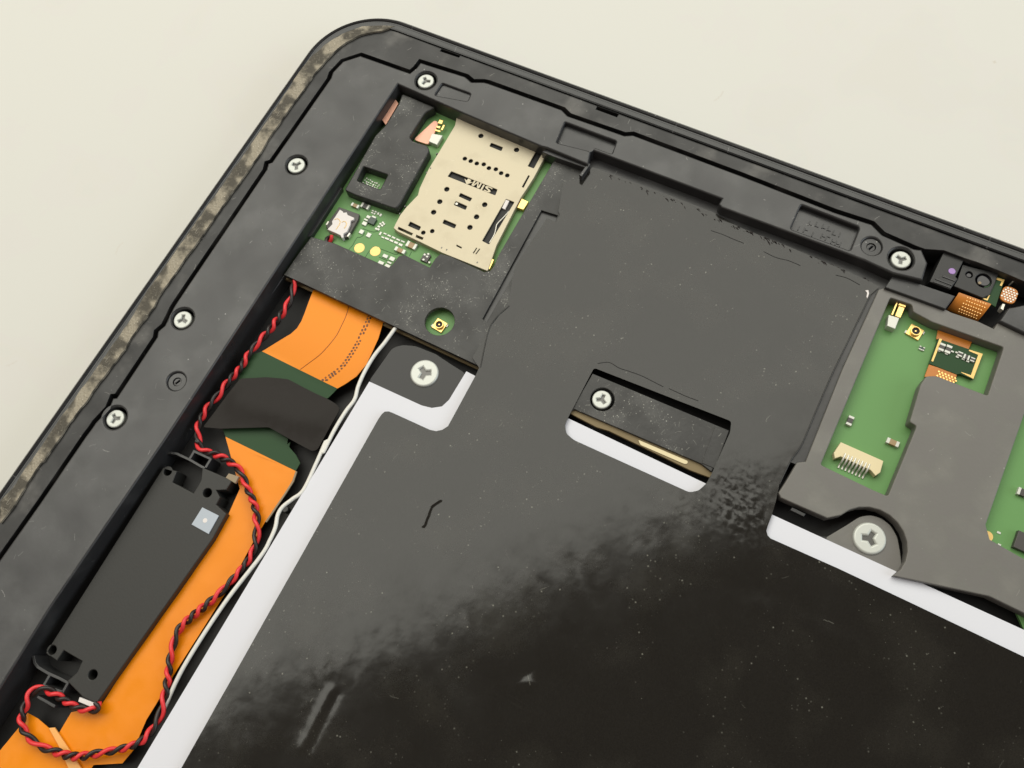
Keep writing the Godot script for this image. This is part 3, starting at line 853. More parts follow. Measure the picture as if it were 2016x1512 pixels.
func build_sim_reader() -> void:
	var t := thing("sim_card_reader", "flat champagne metal SIM card reader with round holes on the green board", "card reader", Vector3(-25, -2, -30))
	var top := -0.7
	var o := pts([-38.03, -48.47, -16.77, -48.5, -16.47, -45, -16.29, -40.19, -16.4, -37.44, -16.57, -35.09, -15.95, -23.9, -14.91, -18.5, -15.05, -18.31, -24.59, -18.03, -29.82, -18.27, -35.09, -18.43, -36.21, -18.75, -36.34, -19.76, -36.48, -21.8, -36.28, -23.73, -35.51, -27.21, -35.98, -28.72, -36.53, -33.41, -36.55, -37.22, -36.67, -44.64])
	var holes := []
	for e in [Vector2(-30.59, -44.59), Vector2(-22.42, -44.6), Vector2(-30.87, -30.78), Vector2(-30.76, -27.72), Vector2(-30.71, -25.14), Vector2(-22.31, -30.83), Vector2(-22.47, -27.76), Vector2(-22.54, -25.17)]:
		holes.append(circle(e, 0.52, 18))
	for e in [Vector2(-30.99, -38.49), Vector2(-29.63, -38.49), Vector2(-28.24, -38.49), Vector2(-26.86, -38.88), Vector2(-25.5, -38.53), Vector2(-24.1, -38.87), Vector2(-22.72, -38.5), Vector2(-21.35, -38.54), Vector2(-30.33, -20.32), Vector2(-28.88, -21.35)]:
		holes.append(circle(e, 0.44, 16))
	for e in [[-27.87, -43.98, -25.21, -43.98, -25.12, -43.08, -27.83, -43.11], [-32.05, -34.78, -21.62, -34.88, -21.42, -33.55, -32.16, -33.45], [-27.95, -31.15, -25.26, -31.07, -25.29, -30.26, -27.93, -30.37], [-27.91, -29.15, -25.29, -29.08, -25.2, -28.22, -27.86, -28.27], [-27.99, -24.59, -25.24, -24.57, -25.18, -23.71, -27.92, -23.73], [-33.92, -21.38, -31.39, -21.25, -31.31, -20.39, -33.87, -20.39], [-19.06, -33.71, -17.25, -33.74, -17.39, -23.45, -18.97, -23.6], [-18.72, -45.9, -17.38, -45.88, -17.3, -42.15, -18.62, -42.13]]:
		holes.append(rounded(pts(e), 0.14, 2))
	for e in [[-17.55, -40.25, -17.25, -40.27, -17.13, -37.39, -17.5, -37.42], [-35.44, -19.39, -32.1, -19.31, -32.12, -18.81, -35.35, -18.88], [-31.33, -19.33, -29.73, -19.35, -29.71, -18.86, -31.2, -18.84], [-23.05, -20.75, -21.88, -20.7, -21.86, -20.42, -22.99, -20.48], [-19.27, -21.78, -19.1, -21.77, -19.15, -20.49, -19.34, -20.53], [-18.66, -21.83, -18.48, -21.81, -18.63, -20.55, -18.8, -20.56]]:
		holes.append(pts(e))
	slab(t, "shell", o, top, -1.98, M.shell, 0.1, holes, -0.9)
	var ins := slab(t, "insulator", pts([-36.42, -48, -17.21, -47.95, -15.97, -19.51, -35.6, -19.71]), -1.25, -1.95, M.pit, 0.02)
	ins.set_meta("label", "black plastic under the punched shell")
	# lettering standing in its slot: upside down as the reader is mounted
	for e in [["S", Vector2(-23.37, -34.17), 1.45, 1.25], ["M", Vector2(-25.95, -34.21), 1.75, 1.2]]:
		var text := TextMesh.new()
		var face := SystemFont.new()
		face.font_names = PackedStringArray(["Droid Sans"])
		face.font_weight = 700
		text.font = face
		text.text = e[0]
		text.font_size = 64
		text.pixel_size = 0.00001
		text.depth = 0.0002
		text.material = M.shell
		var letter := MeshInstance3D.new()
		letter.name = "lettering"
		letter.mesh = text
		t.add_child(letter, true)
		var size := text.get_aabb()
		var wide: float = e[2] * MM / size.size.x
		var tall: float = e[3] * MM / size.size.y
		var mid := size.get_center()
		letter.transform = Transform3D(Basis(Vector3(-wide, 0, 0), Vector3(0, 0, tall), Vector3(0, 1, 0)), Vector3(e[1].x, -0.82, e[1].y) * MM - t.position + Vector3(mid.x * wide, 0, -mid.y * tall))
	slab(t, "lettering", rect(Vector2(-24.55, -34.11), 0.36, 1.25), -0.72, -1.0, M.shell, 0.02)
	var a := Vector2(-27.81, -34.08) as Vector2
	slab(t, "arrow_mark", PackedVector2Array([a + Vector2(-0.36, -0.6), a + Vector2(0.38, -0.6), a + Vector2(0.4, -0.12), a + Vector2(0.98, -0.3), a + Vector2(0.1, 0.6), a + Vector2(-0.1, 0.6), a + Vector2(-0.98, -0.3), a + Vector2(-0.38, -0.12)]), -0.72, -1.0, M.shell, 0.02)
	# parts inside the long slot
	slab(t, "slider_block", pts([-19.09, -33.63, -18.33, -33.64, -18.22, -31.61, -18.9, -31.64]), -0.85, -1.3, M.white_plastic, 0.05)
	var st := begin()
	var way := []
	for v in pts([-17.28, -31.61, -17.61, -30.07, -18.09, -28.13, -17.83, -27.07, -17.5, -25.7, -17.51, -23.84]):
		way.append(Vector3(v.x, -0.85, v.y))
	tube(st, smooth_path(way, 0.3), 0.11, 7)
	put(st, "spring_wire", M.bright_metal, t)
	slab(t, "contact_spring", pts([-27.9, -29.17, -27.36, -29.13, -27.34, -28.63, -27.89, -28.6]), -1.0, -1.3, M.bright_metal, 0.04)
	slab(t, "side_tab", pts([-16.45, -35.28, -14.9, -35.2, -14.99, -33.19, -16.32, -33.09]), -1.1, -1.95, M.gold, 0.08)
	slab(t, "side_tab", pts([-15.45, -21.08, -14.99, -20.99, -14.81, -18.86, -15.53, -18.91]), -0.85, -1.95, M.gold, 0.06)
	for e in [Vector2(-36.25, -33.66), Vector2(-36.77, -37.2), Vector2(-36.5, -32.47), Vector2(-36.59, -23.92), Vector2(-36.69, -22.04), Vector2(-25.4, -18.95), Vector2(-24.28, -18.98), Vector2(-17.59, -19.07)]:
		slab(t, "fold_notch", rect(e, 0.22, 0.34), -0.66, -1.9, M.dark_steel, 0.03)


func build_right_board() -> void:
	var t := thing("circuit_board", "green circuit board seen through windows in the grey bracket, right of the film", "circuit board", Vector3(60, -2.9, -15))
	var y := -2.2
	var b := pts([53.07, -46.5, 51.93, -10.78, 53.03, -8.85, 62.14, -8.04, 84.04, -7.47])
	b.append_array(pts([118, 32, 118, -40]))
	slab(t, "board", b, y, -2.8, M.solder_mask, 0.03)
	# cream header with its bent pins
	var h := slab(t, "wire_header", pts([55.15, -15.43, 62.5, -15.4, 62.71, -13.32, 62.22, -12.43, 61.17, -12.99, 55.99, -13.04, 55.27, -12.32, 54.75, -13.17]), -0.9, y, M.cream_plastic, 0.1)
	var p0: Vector2 = Vector2(56.5, -12.91)
	var p1: Vector2 = Vector2(60.67, -12.94)
	for i in 8:
		var c := p0.lerp(p1, i / 7.0)
		var st := begin()
		tube(st, smooth_path([Vector3(c.x, -0.9, c.y - 0.9), Vector3(c.x, -0.85, c.y - 0.2), Vector3(c.x, -1.2, c.y + 0.5), Vector3(c.x, -1.9, c.y + 0.9), Vector3(c.x, -2.1, c.y + 1.5)], 0.2), 0.16, 7)
		put(st, "header_pin", M.bright_metal, h)
	smd(t, "capacitor", Vector2(55.28, -19.96), 0.9, 1.75, y, 0.65, M.ceramic_dark, M.solder)
	smd(t, "capacitor", Vector2(62.93, -19.42), 2.1, 0.95, y, 0.65, M.ceramic_tan, M.solder)
	smd(t, "capacitor", Vector2(84.22, -20.41), 1.7, 1.2, y, 0.65, M.ceramic_dark, M.solder)
	slab(t, "chip", rect(Vector2(87.13, -12.52), 3.6, 3.0), y + 0.9, y, M.ceramic_dark, 0.1)
	var chip := slab(t, "chip", rect(Vector2(61.69, -38.02), 0.9, 0.7), y + 0.2, y, M.chip, 0.04)
	for e in [Vector2(-0.32, -0.25), Vector2(0.32, -0.25), Vector2(-0.32, 0.25), Vector2(0.32, 0.25), Vector2(0, 0.3)]:
		slab(chip, "chip_leg", rect((Vector2(61.69, -38.02)) + e, 0.3, 0.22), y + 0.28, y, M.solder, 0.04)
	coax(t, Vector2(59.6, -40.46), y, 0.15, 1.05)
	var g: Vector2 = Vector2(81.55, -11.16)
	slab(t, "test_pad", circle(g, 0.9, 24), y + 0.05, y - 0.1, M.gold_pad, 0.02)
	slab(t, "solder_pad", rect(Vector2(82.97, -12.51), 0.6, 0.35), y + 0.12, y, M.solder, 0.04)
	slab(t, "solder_pad", rect(Vector2(83.63, -10.64), 0.5, 0.35), y + 0.12, y, M.solder, 0.04)
	# upright antenna spring
	var a := slab(t, "antenna_spring", pts([54.26, -40.98, 56.13, -41.19, 56.18, -38.85, 54.76, -38.84]), -0.6, y, M.solder, 0.12)
	slab(a, "contact_arm", pts([54.62, -43.87, 54.87, -43.87, 54.91, -41.12, 54.61, -41.1]), -0.4, -1.4, M.gold, 0.04)
	slab(a, "contact_arm", pts([55.26, -43.8, 56.31, -43.87, 56.26, -41.21, 55.3, -41.19]), -0.5, -1.0, M.gold, 0.06)
	slab(a, "contact_tip", pts([55.07, -43.79, 56.32, -43.89, 56.33, -43.4, 55.09, -43.3]), -0.3, -0.8, M.gold, 0.06)

	# little flex module lying on the board
	var f := thing("flex_module", "small dark green flex module with gold borders in the right window", "sensor board", Vector3(75, -2, -22))
	slab(f, "ribbon_end", pts([62.94, -42.3, 68.8, -42.57, 68.72, -40.51, 63.21, -40.56]), -1.55, -1.75, M.flex_amber, 0.04)
	slab(f, "module_board", pts([63.47, -40.68, 71.03, -41.11, 71.06, -35.88, 68.81, -35.91, 68.36, -35.58, 63.57, -35.51]), -1.4, -1.8, M.green_flex, 0.05)
	slab(f, "gold_border", pts([63.64, -40.72, 64.08, -40.85, 64.07, -36.09, 63.75, -36.11]), -1.33, -1.5, M.gold_pad, 0.02)
	slab(f, "gold_border", pts([68.83, -40.89, 71.05, -41.08, 71.06, -35.95, 68.89, -36.2, 68.9, -36.32, 70.49, -36.42, 70.43, -40.58, 68.78, -40.6]), -1.33, -1.5, M.gold_pad, 0.02)
	slab(f, "mesh_tail", pts([63.67, -35.41, 68.41, -35.79, 68.58, -33.82, 65.64, -33.62, 63.71, -32.91]), -1.5, -1.8, M.flex_amber, 0.04)
	for r in 3:
		for c in 6:
			var s: Vector2 = (Vector2(65.56, -34.86)) + Vector2(c * 0.56 + (r % 2) * 0.28, r * 0.42)
			slab(f, "mesh_dot", rect(s, 0.34, 0.28, 0.78), -1.46, -1.6, M.gold, 0.03)
	for e in [[Vector2(64.48, -39.23), 0.9, 1.5], [Vector2(65.59, -39.31), 0.9, 1.6], [Vector2(67.64, -39.27), 0.8, 0.9], [Vector2(68.75, -39.19), 1.0, 0.9], [Vector2(69.8, -39.19), 0.7, 0.8]]:
		smd(f, "chip_component", e[0], e[1], e[2], -1.4, 0.35, M.ceramic_dark, M.solder, 0.3)
	for e in [Vector2(64.3, -38.47), Vector2(65.59, -38.46), Vector2(66.36, -39.28), Vector2(67.41, -38.66), Vector2(68.43, -38.7), Vector2(67.08, -39.4), Vector2(69.21, -38.62)]:
		slab(f, "solder_pad", rect(e, 0.5, 0.3), -1.22, -1.4, M.solder, 0.05)


func build_cables() -> void:
	# long orange ribbon that runs down the gutter
	var t := thing("orange_ribbon_cable", "wide orange flat flex cable with green bands running down the left gutter", "ribbon cable", Vector3(-35, -2.5, 20))
	var upper := pts([-44.37, -1.04, -28.63, -1.58, -28.21, -0.2, -27.36, 2.54, -26.9, 5.42, -26.57, 8.05, -27.11, 10.85, -28.25, 12.86, -29.33, 14.4, -46.59, 14.39, -44.83, 11.72, -43.07, 9.02, -42.56, 7.54, -42.59, 5.91, -42.96, 4.19, -43.89, 0.87])
	var st := begin()
	sheet(st, upper, -1.6, 0.18, "upper_flex", 1.0)
	put(st, "orange_film", M.orange_flex, t)
	st = begin()
	sheet(st, pts([-46.59, 14.39, -29.33, 14.4, -30.02, 16.81, -31.36, 17.52, -47.5, 21.34, -47.64, 20.71, -49.35, 17.31]), -1.6, 0.18, "upper_flex", 1.0)
	put(st, "green_band", M.green_flex, t)
	for e in [[[-36.3, -1.06, -35.54, 0.97, -35.08, 3.36, -34.83, 5.53, -35.1, 7.93, -35.69, 10.19, -36.69, 12.22, -37.8, 14.29], 0.07, M.orange_print]]:
		st = begin()
		var way := []
		for v in pts(e[0]):
			way.append(Vector3(v.x, -1.6 + height("upper_flex", v), v.y))
		tube(st, smooth_path(way, 0.4), e[1], 6)
		put(st, "printed_line", e[2], t)
	# two rows of printed dots along the outer edge
	var dots := begin()
	var row := []
	for v in pts([-31.41, -0.92, -30.81, 2.19, -30.31, 5.36, -30.29, 8.16, -30.72, 10.88, -32.54, 14.31]):
		row.append(Vector3(v.x, 0, v.y))
	var spots := smooth_path(row, 0.55)
	for i in spots.size():
		for s in [-1, 1]:
			var c := Vector2(spots[i].x, spots[i].z) + Vector2(s * 0.25, s * 0.12 * (1 if i % 2 else -1))
			if rng.randf() < 0.85:
				var y := -1.6 + height("upper_flex", c)
				plate(dots, circle(c, 0.2, 7), y + 0.04, y - 0.05, 0.02, [circle(c, 0.08, 5)] if i % 2 else [])
	put(dots, "printed_dots", M.dark_print, t).set_meta("kind", "stuff")
	var lower_y := -2.4
	slab(t, "green_band", pts([-44.92, 30.64, -37.3, 26.36, -32.72, 26.66, -32.28, 27.64, -32, 26.97, -31.69, 27.88, -29.69, 28.6, -28.16, 29.55, -28.13, 31.15, -43.58, 31.6]), lower_y, -2.6, M.green_flex, 0.03)
	st = begin()
	sheet(st, pts([-43.58, 31.6, -28.13, 31.15, -27.72, 32.96, -27.77, 35.55, -28.11, 41.41, -28.1, 45.09, -27.61, 54.25, -27.93, 69.07, -28.01, 78.2, -27.23, 83.05, -27.72, 85.55, -31.87, 88.03, -31.98, 90.15, -40.22, 91.97, -40.16, 87.3, -40.27, 83.35, -36.35, 80.2, -35.89, 65.67, -34.35, 48.15, -34.9, 43.27, -35.65, 38.51]), lower_y, 0.15, "tail_flex", 1.3)
	put(st, "orange_film", M.orange_flex, t)
	slab(t, "edge_trim", pts([-28.11, 31.15, -27.81, 31.11, -27.35, 32.94, -27.43, 35.54, -27.78, 41.37, -28.09, 41.4, -27.75, 35.55, -27.69, 32.96]), -2.32, -2.6, M.foam, 0.03)

	var w := thing("flex_tail", "pale orange flex tail in the bottom left corner under the wire loop", "ribbon cable", Vector3(-60, -2.6, 90))
	st = begin()
	sheet(st, pts([-46.99, 87.03, -44.74, 86.84, -41.88, 87.1, -38.4, 88.52, -34.52, 90.32, -34.1, 93.81, -46.42, 100.44, -49.45, 96.88, -47.42, 93.87, -46.81, 89.49]), -2.1, 0.15, "tail_flex", 1.2)
	put(st, "flex_sheet", M.orange_flex, w)
	slab(w, "pale_strip", pts([-41.95, 87, -41.13, 86.46, -33.23, 89.21, -31.72, 89.42, -34.19, 90.74, -38.41, 88.5]), -1.8, -2.1, M.tail_flex, 0.05)

	# black tape across the ribbon
	var k := thing("black_tape", "matt black tape strip laid across the orange ribbon cable in the gutter", "tape", Vector3(-40, -1.2, 15))
	st = begin()
	sheet(st, rounded(pts([-46.8, 21.01, -42.37, 18.53, -38.45, 17.06, -34.7, 17.16, -31.88, 17.16, -29.86, 17.05, -27.48, 17.19, -26.43, 17.8, -26.11, 26.1, -26.86, 26.78, -32.5, 26.68, -36.52, 26.53, -44.74, 30.83, -47.82, 32.02, -47.21, 25.54]), 0.4, 2), -0.9, 0.2, "tape", 0.8)
	put(st, "tape_strip", M.tape, k)

	# white coaxial lead
	var c := thing("white_coaxial_lead", "thin white coaxial lead running beside the white panel edge", "cable", Vector3(-30, -1.4, 20))
	st = begin()
	var path := []
	for v in pts([-24.8, -2.9, -25.11, -0.82, -25.52, 2.96, -25.95, 5.97, -25.95, 9.42, -25.55, 12.51, -24.85, 15.02, -25.14, 17.76, -25.15, 21.74, -24.8, 26.23, -25.45, 23.95, -24.87, 28.34, -24.35, 33.44, -25.27, 35.79, -26.07, 37.69, -26.09, 39.32, -25.28, 41.39, -24.92, 43.78, -24.88, 46.8, -26.16, 56.52, -26.53, 67.99, -26.18, 75.32]):
		path.append(Vector3(v.x, -0.95, v.y))
	path[0].y = -1.8
	path[-1].y = -2.2
	tube(st, smooth_path(path, 0.35), 0.36, 12)
	put(st, "sheath", M.white_wire, c)
	for e in [[Vector2(-24.81, 15.53), 0.5], [Vector2(-26.01, 37.79), 0.6]]:
		slab(c, "wire_clip", circle(e[0] + Vector2(0.5, 0.1), e[1], 14), -0.9, -2.4, M.black_plastic, 0.15)

	# red and black pair
	var r := thing("twisted_wire_pair", "twisted red and black wire pair with a white plug on the green board", "wire", Vector3(-45, -2, 20))
	path = []
	for v in pts([-47.05, -12.31, -47.18, -10.62, -46.69, -7.88, -48.17, -4.14, -48.33, -0.76, -47.07, 2.58, -46.82, 6.07, -47.1, 9.69, -47.4, 11.56, -48.09, 15.74, -47.97, 19.07, -48.53, 22.14, -48.72, 25.28, -49.17, 28.02, -49.12, 30.93, -48.37, 33.26, -46.75, 34.73, -47.32, 34.68, -45.28, 35.74, -42.87, 35.28, -39.91, 35.23, -37.42, 35.56, -35.67, 36.5, -34.01, 37.73, -32.22, 38.87, -30.63, 40.09, -29.13, 41.84, -27.77, 43.87, -26.74, 46.12, -26.68, 49.28, -27.99, 55.34, -29.81, 60.07, -30.89, 63.63, -29.74, 67.66, -27.52, 71.94, -25.73, 76.77]):
		path.append(Vector3(v.x, -1.25, v.y))
	for v in pts([-25.98, 80.51, -28.07, 83.01, -31.05, 85.38, -34.49, 87.86, -38.2, 88.98, -41.61, 89.51, -44.74, 89.01, -46.48, 87.7, -47.16, 85.84, -47.54, 83.86, -46.52, 82.34, -44.56, 81.98, -41.89, 81.92, -39.14, 81.84, -36.98, 81.18, -35.67, 80.23, -36.37, 79.49]):
		path.append(Vector3(v.x, -0.7, v.y))
	for i in 4:
		path[i].y = -1.55
	var spine := smooth_path(path, 0.16)
	var run := 0.0
	var lines := [PackedVector3Array(), PackedVector3Array()]
	for i in spine.size():
		if i > 0:
			run += spine[i].distance_to(spine[i - 1])
		var d := (spine[mini(i + 1, spine.size() - 1)] - spine[maxi(i - 1, 0)]).normalized()
		var side := d.cross(Vector3.UP).normalized()
		var up := side.cross(d).normalized()
		var a := TAU * run / 4.2 + 0.9 * sin(run * 0.21) + 0.8 * sin(run * 0.55 + 1.0) + 1.2
		var gap := 0.37 * (1.06 + 0.14 * sin(run * 0.37))
		for s in 2:
			lines[s].append(spine[i] + (side * cos(a + PI * s) + up * sin(a + PI * s)) * gap)
	st = begin()
	tube(st, lines[0], 0.36, 9)
	put(st, "red_wire", M.red_wire, r)
	st = begin()
	tube(st, lines[1], 0.35, 9)
	put(st, "black_wire", M.black_wire, r)
	var plug := slab(r, "plug", pts([-48.26, -17.82, -47.48, -17.7, -47.19, -17.48, -46.69, -17.85, -46.17, -17.43, -44.59, -17.43, -44.49, -16.93, -44.89, -16.56, -44.56, -15.87, -44.27, -14.23, -44.69, -13.43, -44.29, -12.73, -44.5, -12.47, -45.09, -12.9, -46.47, -12.92, -48.19, -12.9, -47.88, -14.35, -48.29, -14.84, -48.26, -16.23]), -0.7, -1.9, M.white_plastic, 0.1)
	for e in [[-48.01, -15.41, -47.48, -15.82, -46.86, -15.63, -46.54, -15.07, -46.51, -14.29, -46.54, -13.66], [-46.35, -15.48, -45.91, -15.88, -45.4, -15.73, -45.13, -15.17, -45.16, -14.5]]:
		st = begin()
		path = []
		for v in pts(e):
			path.append(Vector3(v.x, -0.68, v.y))
		tube(st, smooth_path(path, 0.15), 0.07, 6)
		put(st, "contact_curl", M.gold_pad, plug)


func build_speaker() -> void:
	var t := thing("speaker_module", "dark grey loudspeaker module with a pale square pad in the left gutter", "loudspeaker", Vector3(-52, -4.7, 55))
	var o := pts([-50.02, 41.64, -47.26, 41.05, -46.8, 43.1, -42.17, 42.97, -42.17, 41.57, -42.31, 40.35, -43.42, 38.36, -37, 37.83, -37.04, 39.82, -38.67, 40.71, -37.28, 41.42, -37.15, 42.82, -34.57, 43.34, -34.29, 48.16, -36.48, 79.78, -39.25, 80.13, -43.29, 79.39, -42.59, 77.44, -42.89, 75.62, -46.87, 75.75, -46.91, 77.65, -49.52, 77.59, -49.55, 75.41])
	slab(t, "body", o, -0.9, -4.6, M.speaker_plastic, 0.18, [circle(Vector2(-48.82, 41.9), 0.75, 20), circle(Vector2(-39.87, 41.82), 0.8, 20), circle(Vector2(-48.78, 76.63), 0.75, 20), circle(Vector2(-39.87, 76.47), 0.8, 20)], -3.0)
	slab(t, "pale_pad", pts([-39.09, 44.39, -35.51, 44.25, -35.33, 47.79, -39.08, 47.8]), -0.7, -1.0, M.pale_pad, 0.05)
	slab(t, "pad_dot", circle(Vector2(-37.26, 46.11), 0.42, 18), -0.66, -0.8, M.white_plastic, 0.04)
	slab(t, "solder_tab", pts([-38.29, 37.09, -36.29, 36.74, -36.16, 38.08, -38.36, 38.02]), -0.8, -1.4, M.foam, 0.08)
	slab(t, "solder_tab", pts([-39.68, 80.36, -36.54, 79.81, -36.26, 80.54, -39.45, 81.01]), -0.8, -1.4, M.white_plastic, 0.08)
	# moulded ribs of the chassis round the module
	var ribs := [[-51.37, 39.47, -50.54, 38.79, -49.22, 38.4, -46.42, 38.26, -43.93, 38.33, -42.94, 38.31], [-46.52, 38.12, -46.6, 36.58, -43, 36.38], [-42.9, 38.16, -42.96, 36.23], [-51.28, 78.97, -50.24, 79.8, -49.32, 80.05, -47.1, 79.99, -44.81, 79.69, -42.82, 79.55], [-46.67, 80.1, -46.55, 81.91, -42.81, 81.16], [-43.02, 79.65, -42.89, 81.33], [-46.43, 83.8, -42.67, 83.6]]
	for e in ribs:
		var line := pts(e)
		var l := line_offset(line, 0.24)
		var r := line_offset(line, -0.24)
		r.reverse()
		l.append_array(r)
		slab(chassis, "rib", l, -1.0, -4.75, M.frame_plastic, 0.08)


func build_camera_module() -> void:
	var t := thing("camera_module", "small black camera module with a round lens at the right edge", "camera", Vector3(78, -2, -40))
	slab(t, "housing", pts([58.48, -55.92, 62.14, -55.95, 62.06, -54.69, 61.86, -51.83, 62.31, -51.53, 61.8, -49.02, 58.17, -48.98]), 1.2, -2.2, M.black_plastic, 0.15)
	for e in [[58.87, -50.05, 61.75, -50.03, 61.75, -49.79, 58.85, -49.8], [59.74, -51.02, 61.99, -51.03, 61.98, -50.79, 59.74, -50.77], [58.75, -49.34, 61.75, -49.41, 61.74, -49.2, 58.71, -49.12]]:
		slab(t, "housing_rib", pts(e), 1.32, 1.1, M.frame_plastic, 0.05)
	slab(t, "flash_window", circle(Vector2(60.94, -52.55), 0.62, 18), 1.28, 1.0, M.violet_lens, 0.1)
	slab(t, "lens_barrel", pts([62.24, -54.98, 64.35, -55.18, 68.33, -55.82, 68.36, -53.94, 68.23, -51.24, 67.36, -50.06, 62.18, -50.19, 62.41, -51.85]), 0.7, -2.0, M.black_plastic, 0.15, [circle(Vector2(66.45, -53.39), 1.35, 28), circle(Vector2(63.91, -53.5), 0.6, 18)], -0.3)
	var lens := slab(t, "lens", circle(Vector2(66.61, -53.71), 1.25, 24), 0.25, -0.3, M.lens, 0.3)
	slab(lens, "lens_centre", circle(Vector2(66.09, -52.95), 0.3, 14), 0.32, 0.0, M.foam, 0.1)
	slab(t, "small_lens", circle(Vector2(63.98, -53.58), 0.5, 16), 0.35, -0.3, M.lens, 0.15)
	slab(t, "module_board", pts([67.11, -55.53, 69.71, -55.45, 69.91, -49.66, 67, -50.15]), 0.2, -0.2, M.green_flex, 0.05)
	slab(t, "gold_corner", pts([68.25, -55.17, 69.73, -55.31, 69.6, -53.91, 69.29, -53.9, 69.34, -54.78, 68.3, -54.76]), 0.27, 0.1, M.gold_pad, 0.02)
	slab(t, "gold_corner", pts([67.31, -50.41, 68.12, -50.48, 68.14, -51.38, 68.37, -51.35, 68.31, -50.2, 67.31, -50.14]), 0.27, 0.1, M.gold_pad, 0.02)
	slab(t, "mounting_clip", pts([62.37, -56.17, 63.14, -56.18, 63.26, -55.37, 62.34, -55.38]), 1.0, -1.0, M.pit, 0.05)
	slab(t, "mounting_clip", pts([64.91, -56.57, 68.03, -56.37, 68.02, -55.5, 64.76, -55.71]), 0.9, -1.0, M.pit, 0.05)

	# folded ribbon that comes out under the beam
	var f := thing("camera_ribbon", "curled amber camera ribbon folded over beside the sloped beam", "ribbon cable", Vector3(75, -2, -36))
	var a0: Vector2 = Vector2(63.52, -49.73)
	var a1: Vector2 = Vector2(69.1, -49.89)
	var d0: Vector2 = Vector2(63.09, -46.88)
	var d1: Vector2 = Vector2(68.48, -46.87)
	var st := begin()
	for i in 12:
		var u := []
		for k in [i, i + 1]:
			var s: float = k / 12.0
			var drop := Vector2(sin(s * PI * 0.5), cos(s * PI * 0.5))
			var y := -1.8 + 2.0 * drop.y
			var n := Vector3(0, drop.y, drop.x).normalized()
			u.append([Vector3(lerpf(a0.x, d0.x, drop.x), y, lerpf(a0.y, d0.y, drop.x)), Vector3(lerpf(a1.x, d1.x, drop.x), y, lerpf(a1.y, d1.y, drop.x)), n])
		quad(st, u[0][0], u[0][1], u[1][1], u[1][0], u[0][2], u[0][2], u[1][2], u[1][2])
		var th := Vector3(0, -0.18, 0)
		quad(st, u[0][0] + th, u[0][1] + th, u[1][1] + th, u[1][0] + th, -u[0][2], -u[0][2], -u[1][2], -u[1][2])
		quad(st, u[0][0], u[0][0] + th, u[1][0] + th, u[1][0], Vector3.LEFT, Vector3.LEFT, Vector3.LEFT, Vector3.LEFT)
		quad(st, u[0][1], u[0][1] + th, u[1][1] + th, u[1][1], Vector3.RIGHT, Vector3.RIGHT, Vector3.RIGHT, Vector3.RIGHT)
	put(st, "ribbon", M.flex_amber, f)
	var dots := begin()
	for i in 6:
		for j in 8:
			var s := (i + 0.6) / 7.0
			var drop := Vector2(sin(s * PI * 0.5), cos(s * PI * 0.5))
			var c := a0.lerp(a1, 0.3 + j * 0.08 + (i % 2) * 0.04).lerp(d0.lerp(d1, 0.3 + j * 0.08 + (i % 2) * 0.04), drop.x)
			var y := -1.8 + 2.0 * drop.y
			plate(dots, rect(c, 0.24, 0.2, 0.7), y + 0.06, y - 0.2, 0.02)
	put(dots, "mesh_print", M.flex_gold, f).set_meta("kind", "stuff")

	var g := thing("copper_mesh_pad", "round copper mesh flex pad beside the camera module", "flex pad", Vector3(88, -2, -38))
	var c: Vector2 = Vector2(71.23, -52.72)
	var pad := slab(g, "pad", rounded(rect(c, 2.6, 3.2), 1.1, 4), 0.4, 0.1, M.flex_amber, 0.1)
	for i in 6:
		for j in 5:
			var p := c + Vector2((j - 2) * 0.48 + (i % 2) * 0.24 - 0.12, (i - 2.5) * 0.46)
			if p.distance_to(c) < 1.35:
				slab(g, "mesh_dot", rect(p, 0.3, 0.3, 0.78), 0.47, 0.3, M.bright_metal, 0.03)
	slab(g, "pad_clip", pts([70.69, -49.66, 70.77, -50.71, 71.18, -50.73, 71.22, -49.49]), 0.3, -1.0, M.bright_metal, 0.05)
	slab(g, "pad_clip", pts([70.47, -55.9, 71, -57.53, 71.26, -57.13, 71.02, -55.21]), 0.6, -1.0, M.bright_metal, 0.05)


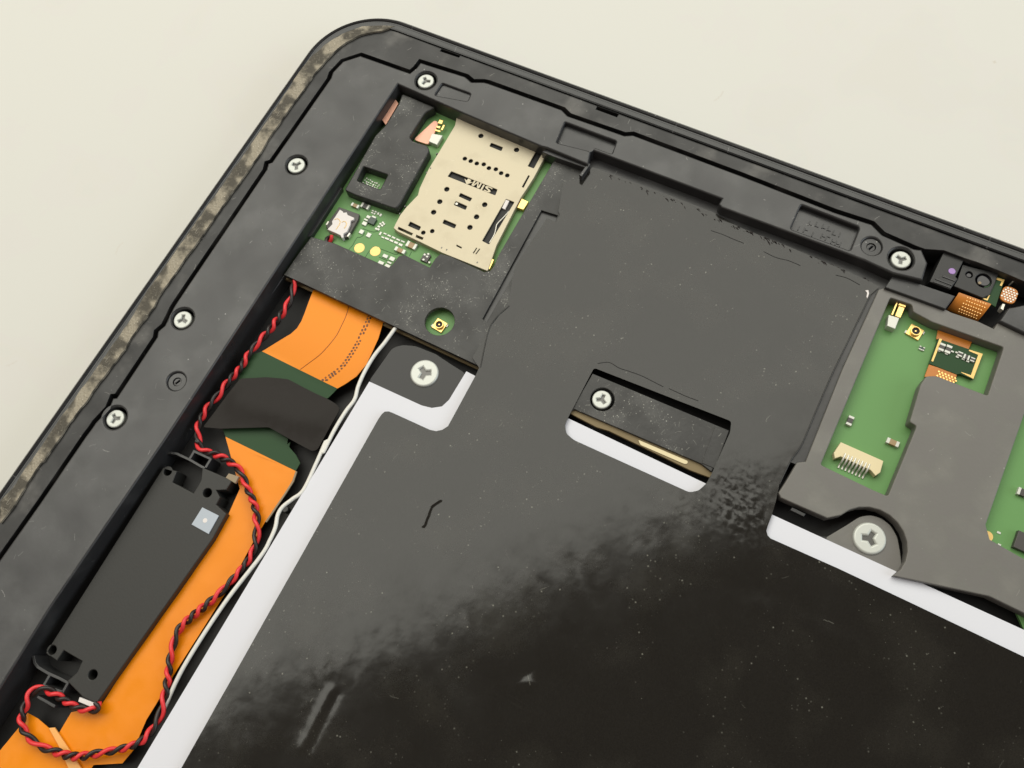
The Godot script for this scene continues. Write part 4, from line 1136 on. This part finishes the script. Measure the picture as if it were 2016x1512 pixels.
func screw_head(t: Node3D, r: float, high: float, kind: int) -> void:
	# a pan head with a three-armed recess, built round its own origin
	var hole := PackedVector2Array()
	var arms := 3
	for i in arms:
		var a := TAU * i / arms
		var reach := r * (0.5 if kind == 0 else 0.42)
		var half := r * 0.13
		hole.append(Vector2.from_angle(a) * reach + Vector2.from_angle(a - PI * 0.5) * half)
		hole.append(Vector2.from_angle(a) * reach + Vector2.from_angle(a + PI * 0.5) * half)
		hole.append(Vector2.from_angle(a + PI / arms) * half * 1.25)
	var st := begin()
	plate(st, circle(Vector2.ZERO, r, 36), high, -1.2, r * 0.16, [hole], high - 0.45)
	var o := put(st, "head", M.steel, t)
	o.position = Vector3.ZERO
	st = begin()
	plate(st, circle(Vector2.ZERO, r * 0.6, 20), high - 0.4, -1.0, 0.02)
	o = put(st, "recess", M.dark_steel, t)
	o.position = Vector3.ZERO


func build_screws() -> void:
	var small := thing("small_screw", "small silver screw in the frame beside the rounded corner's pocket, topmost", "screw", Vector3.ZERO, "small silver screws in the black plastic")
	screw_head(small, 1.72, 0.0, 0)
	var spots := [[Vector2(-46.4, -50.39), 1.6, 0.3, "topmost silver screw, in the frame next to the corner pocket and shallow recess"], [Vector2(-60.5, -21.9), 1.6, 1.1, "silver screw highest on the left side rail, nearest the rounded corner"], [Vector2(-62.19, 16.31), 1.6, 2.0, "silver screw in the middle of the three on the left side rail"], [Vector2(-62.24, 38.19), 1.6, 2.6, "silver screw lowest on the left side rail, below the moulded boss"],
		[Vector2(52.31, -50.91), 1.6, 0.7, "silver screw at the right end of the top rail beside the camera module"], [Vector2(15.56, -4.57), -0.6, 1.6, "silver screw on the bracket inside the slot of the black film"]]
	for i in spots.size():
		var s = spots[i]
		var o: Node3D = small
		if i > 0:
			o = small.duplicate()
			o.name = "small_screw_%03d" % i
			add_child(o, true)
		o.position = Vector3(s[0].x, s[1], s[0].y) * MM
		o.rotation = Vector3(0, s[2], 0)
		o.set_meta("label", s[3])
		if i == 1 or i == 2:
			o.scale = Vector3(1.04, 1.0, 1.04)
	var big := thing("large_screw", "large flat silver screw on the black lug beside the white coaxial lead", "screw", Vector3.ZERO, "large flat screws on the lugs")
	screw_head(big, 2.65, 0.0, 1)
	var p: Vector2 = Vector2(-15.72, 4.92)
	big.position = Vector3(p.x, -0.7, p.y) * MM
	big.rotation = Vector3(0, 0.5, 0)
	var o2: Node3D = big.duplicate()
	o2.name = "large_screw_001"
	add_child(o2, true)
	p = Vector2(64.9, -2.11)
	o2.position = Vector3(p.x, -0.65, p.y) * MM
	o2.rotation = Vector3(0, 1.4, 0)
	o2.set_meta("label", "large flat silver screw on the round grey lug beneath the right bracket")
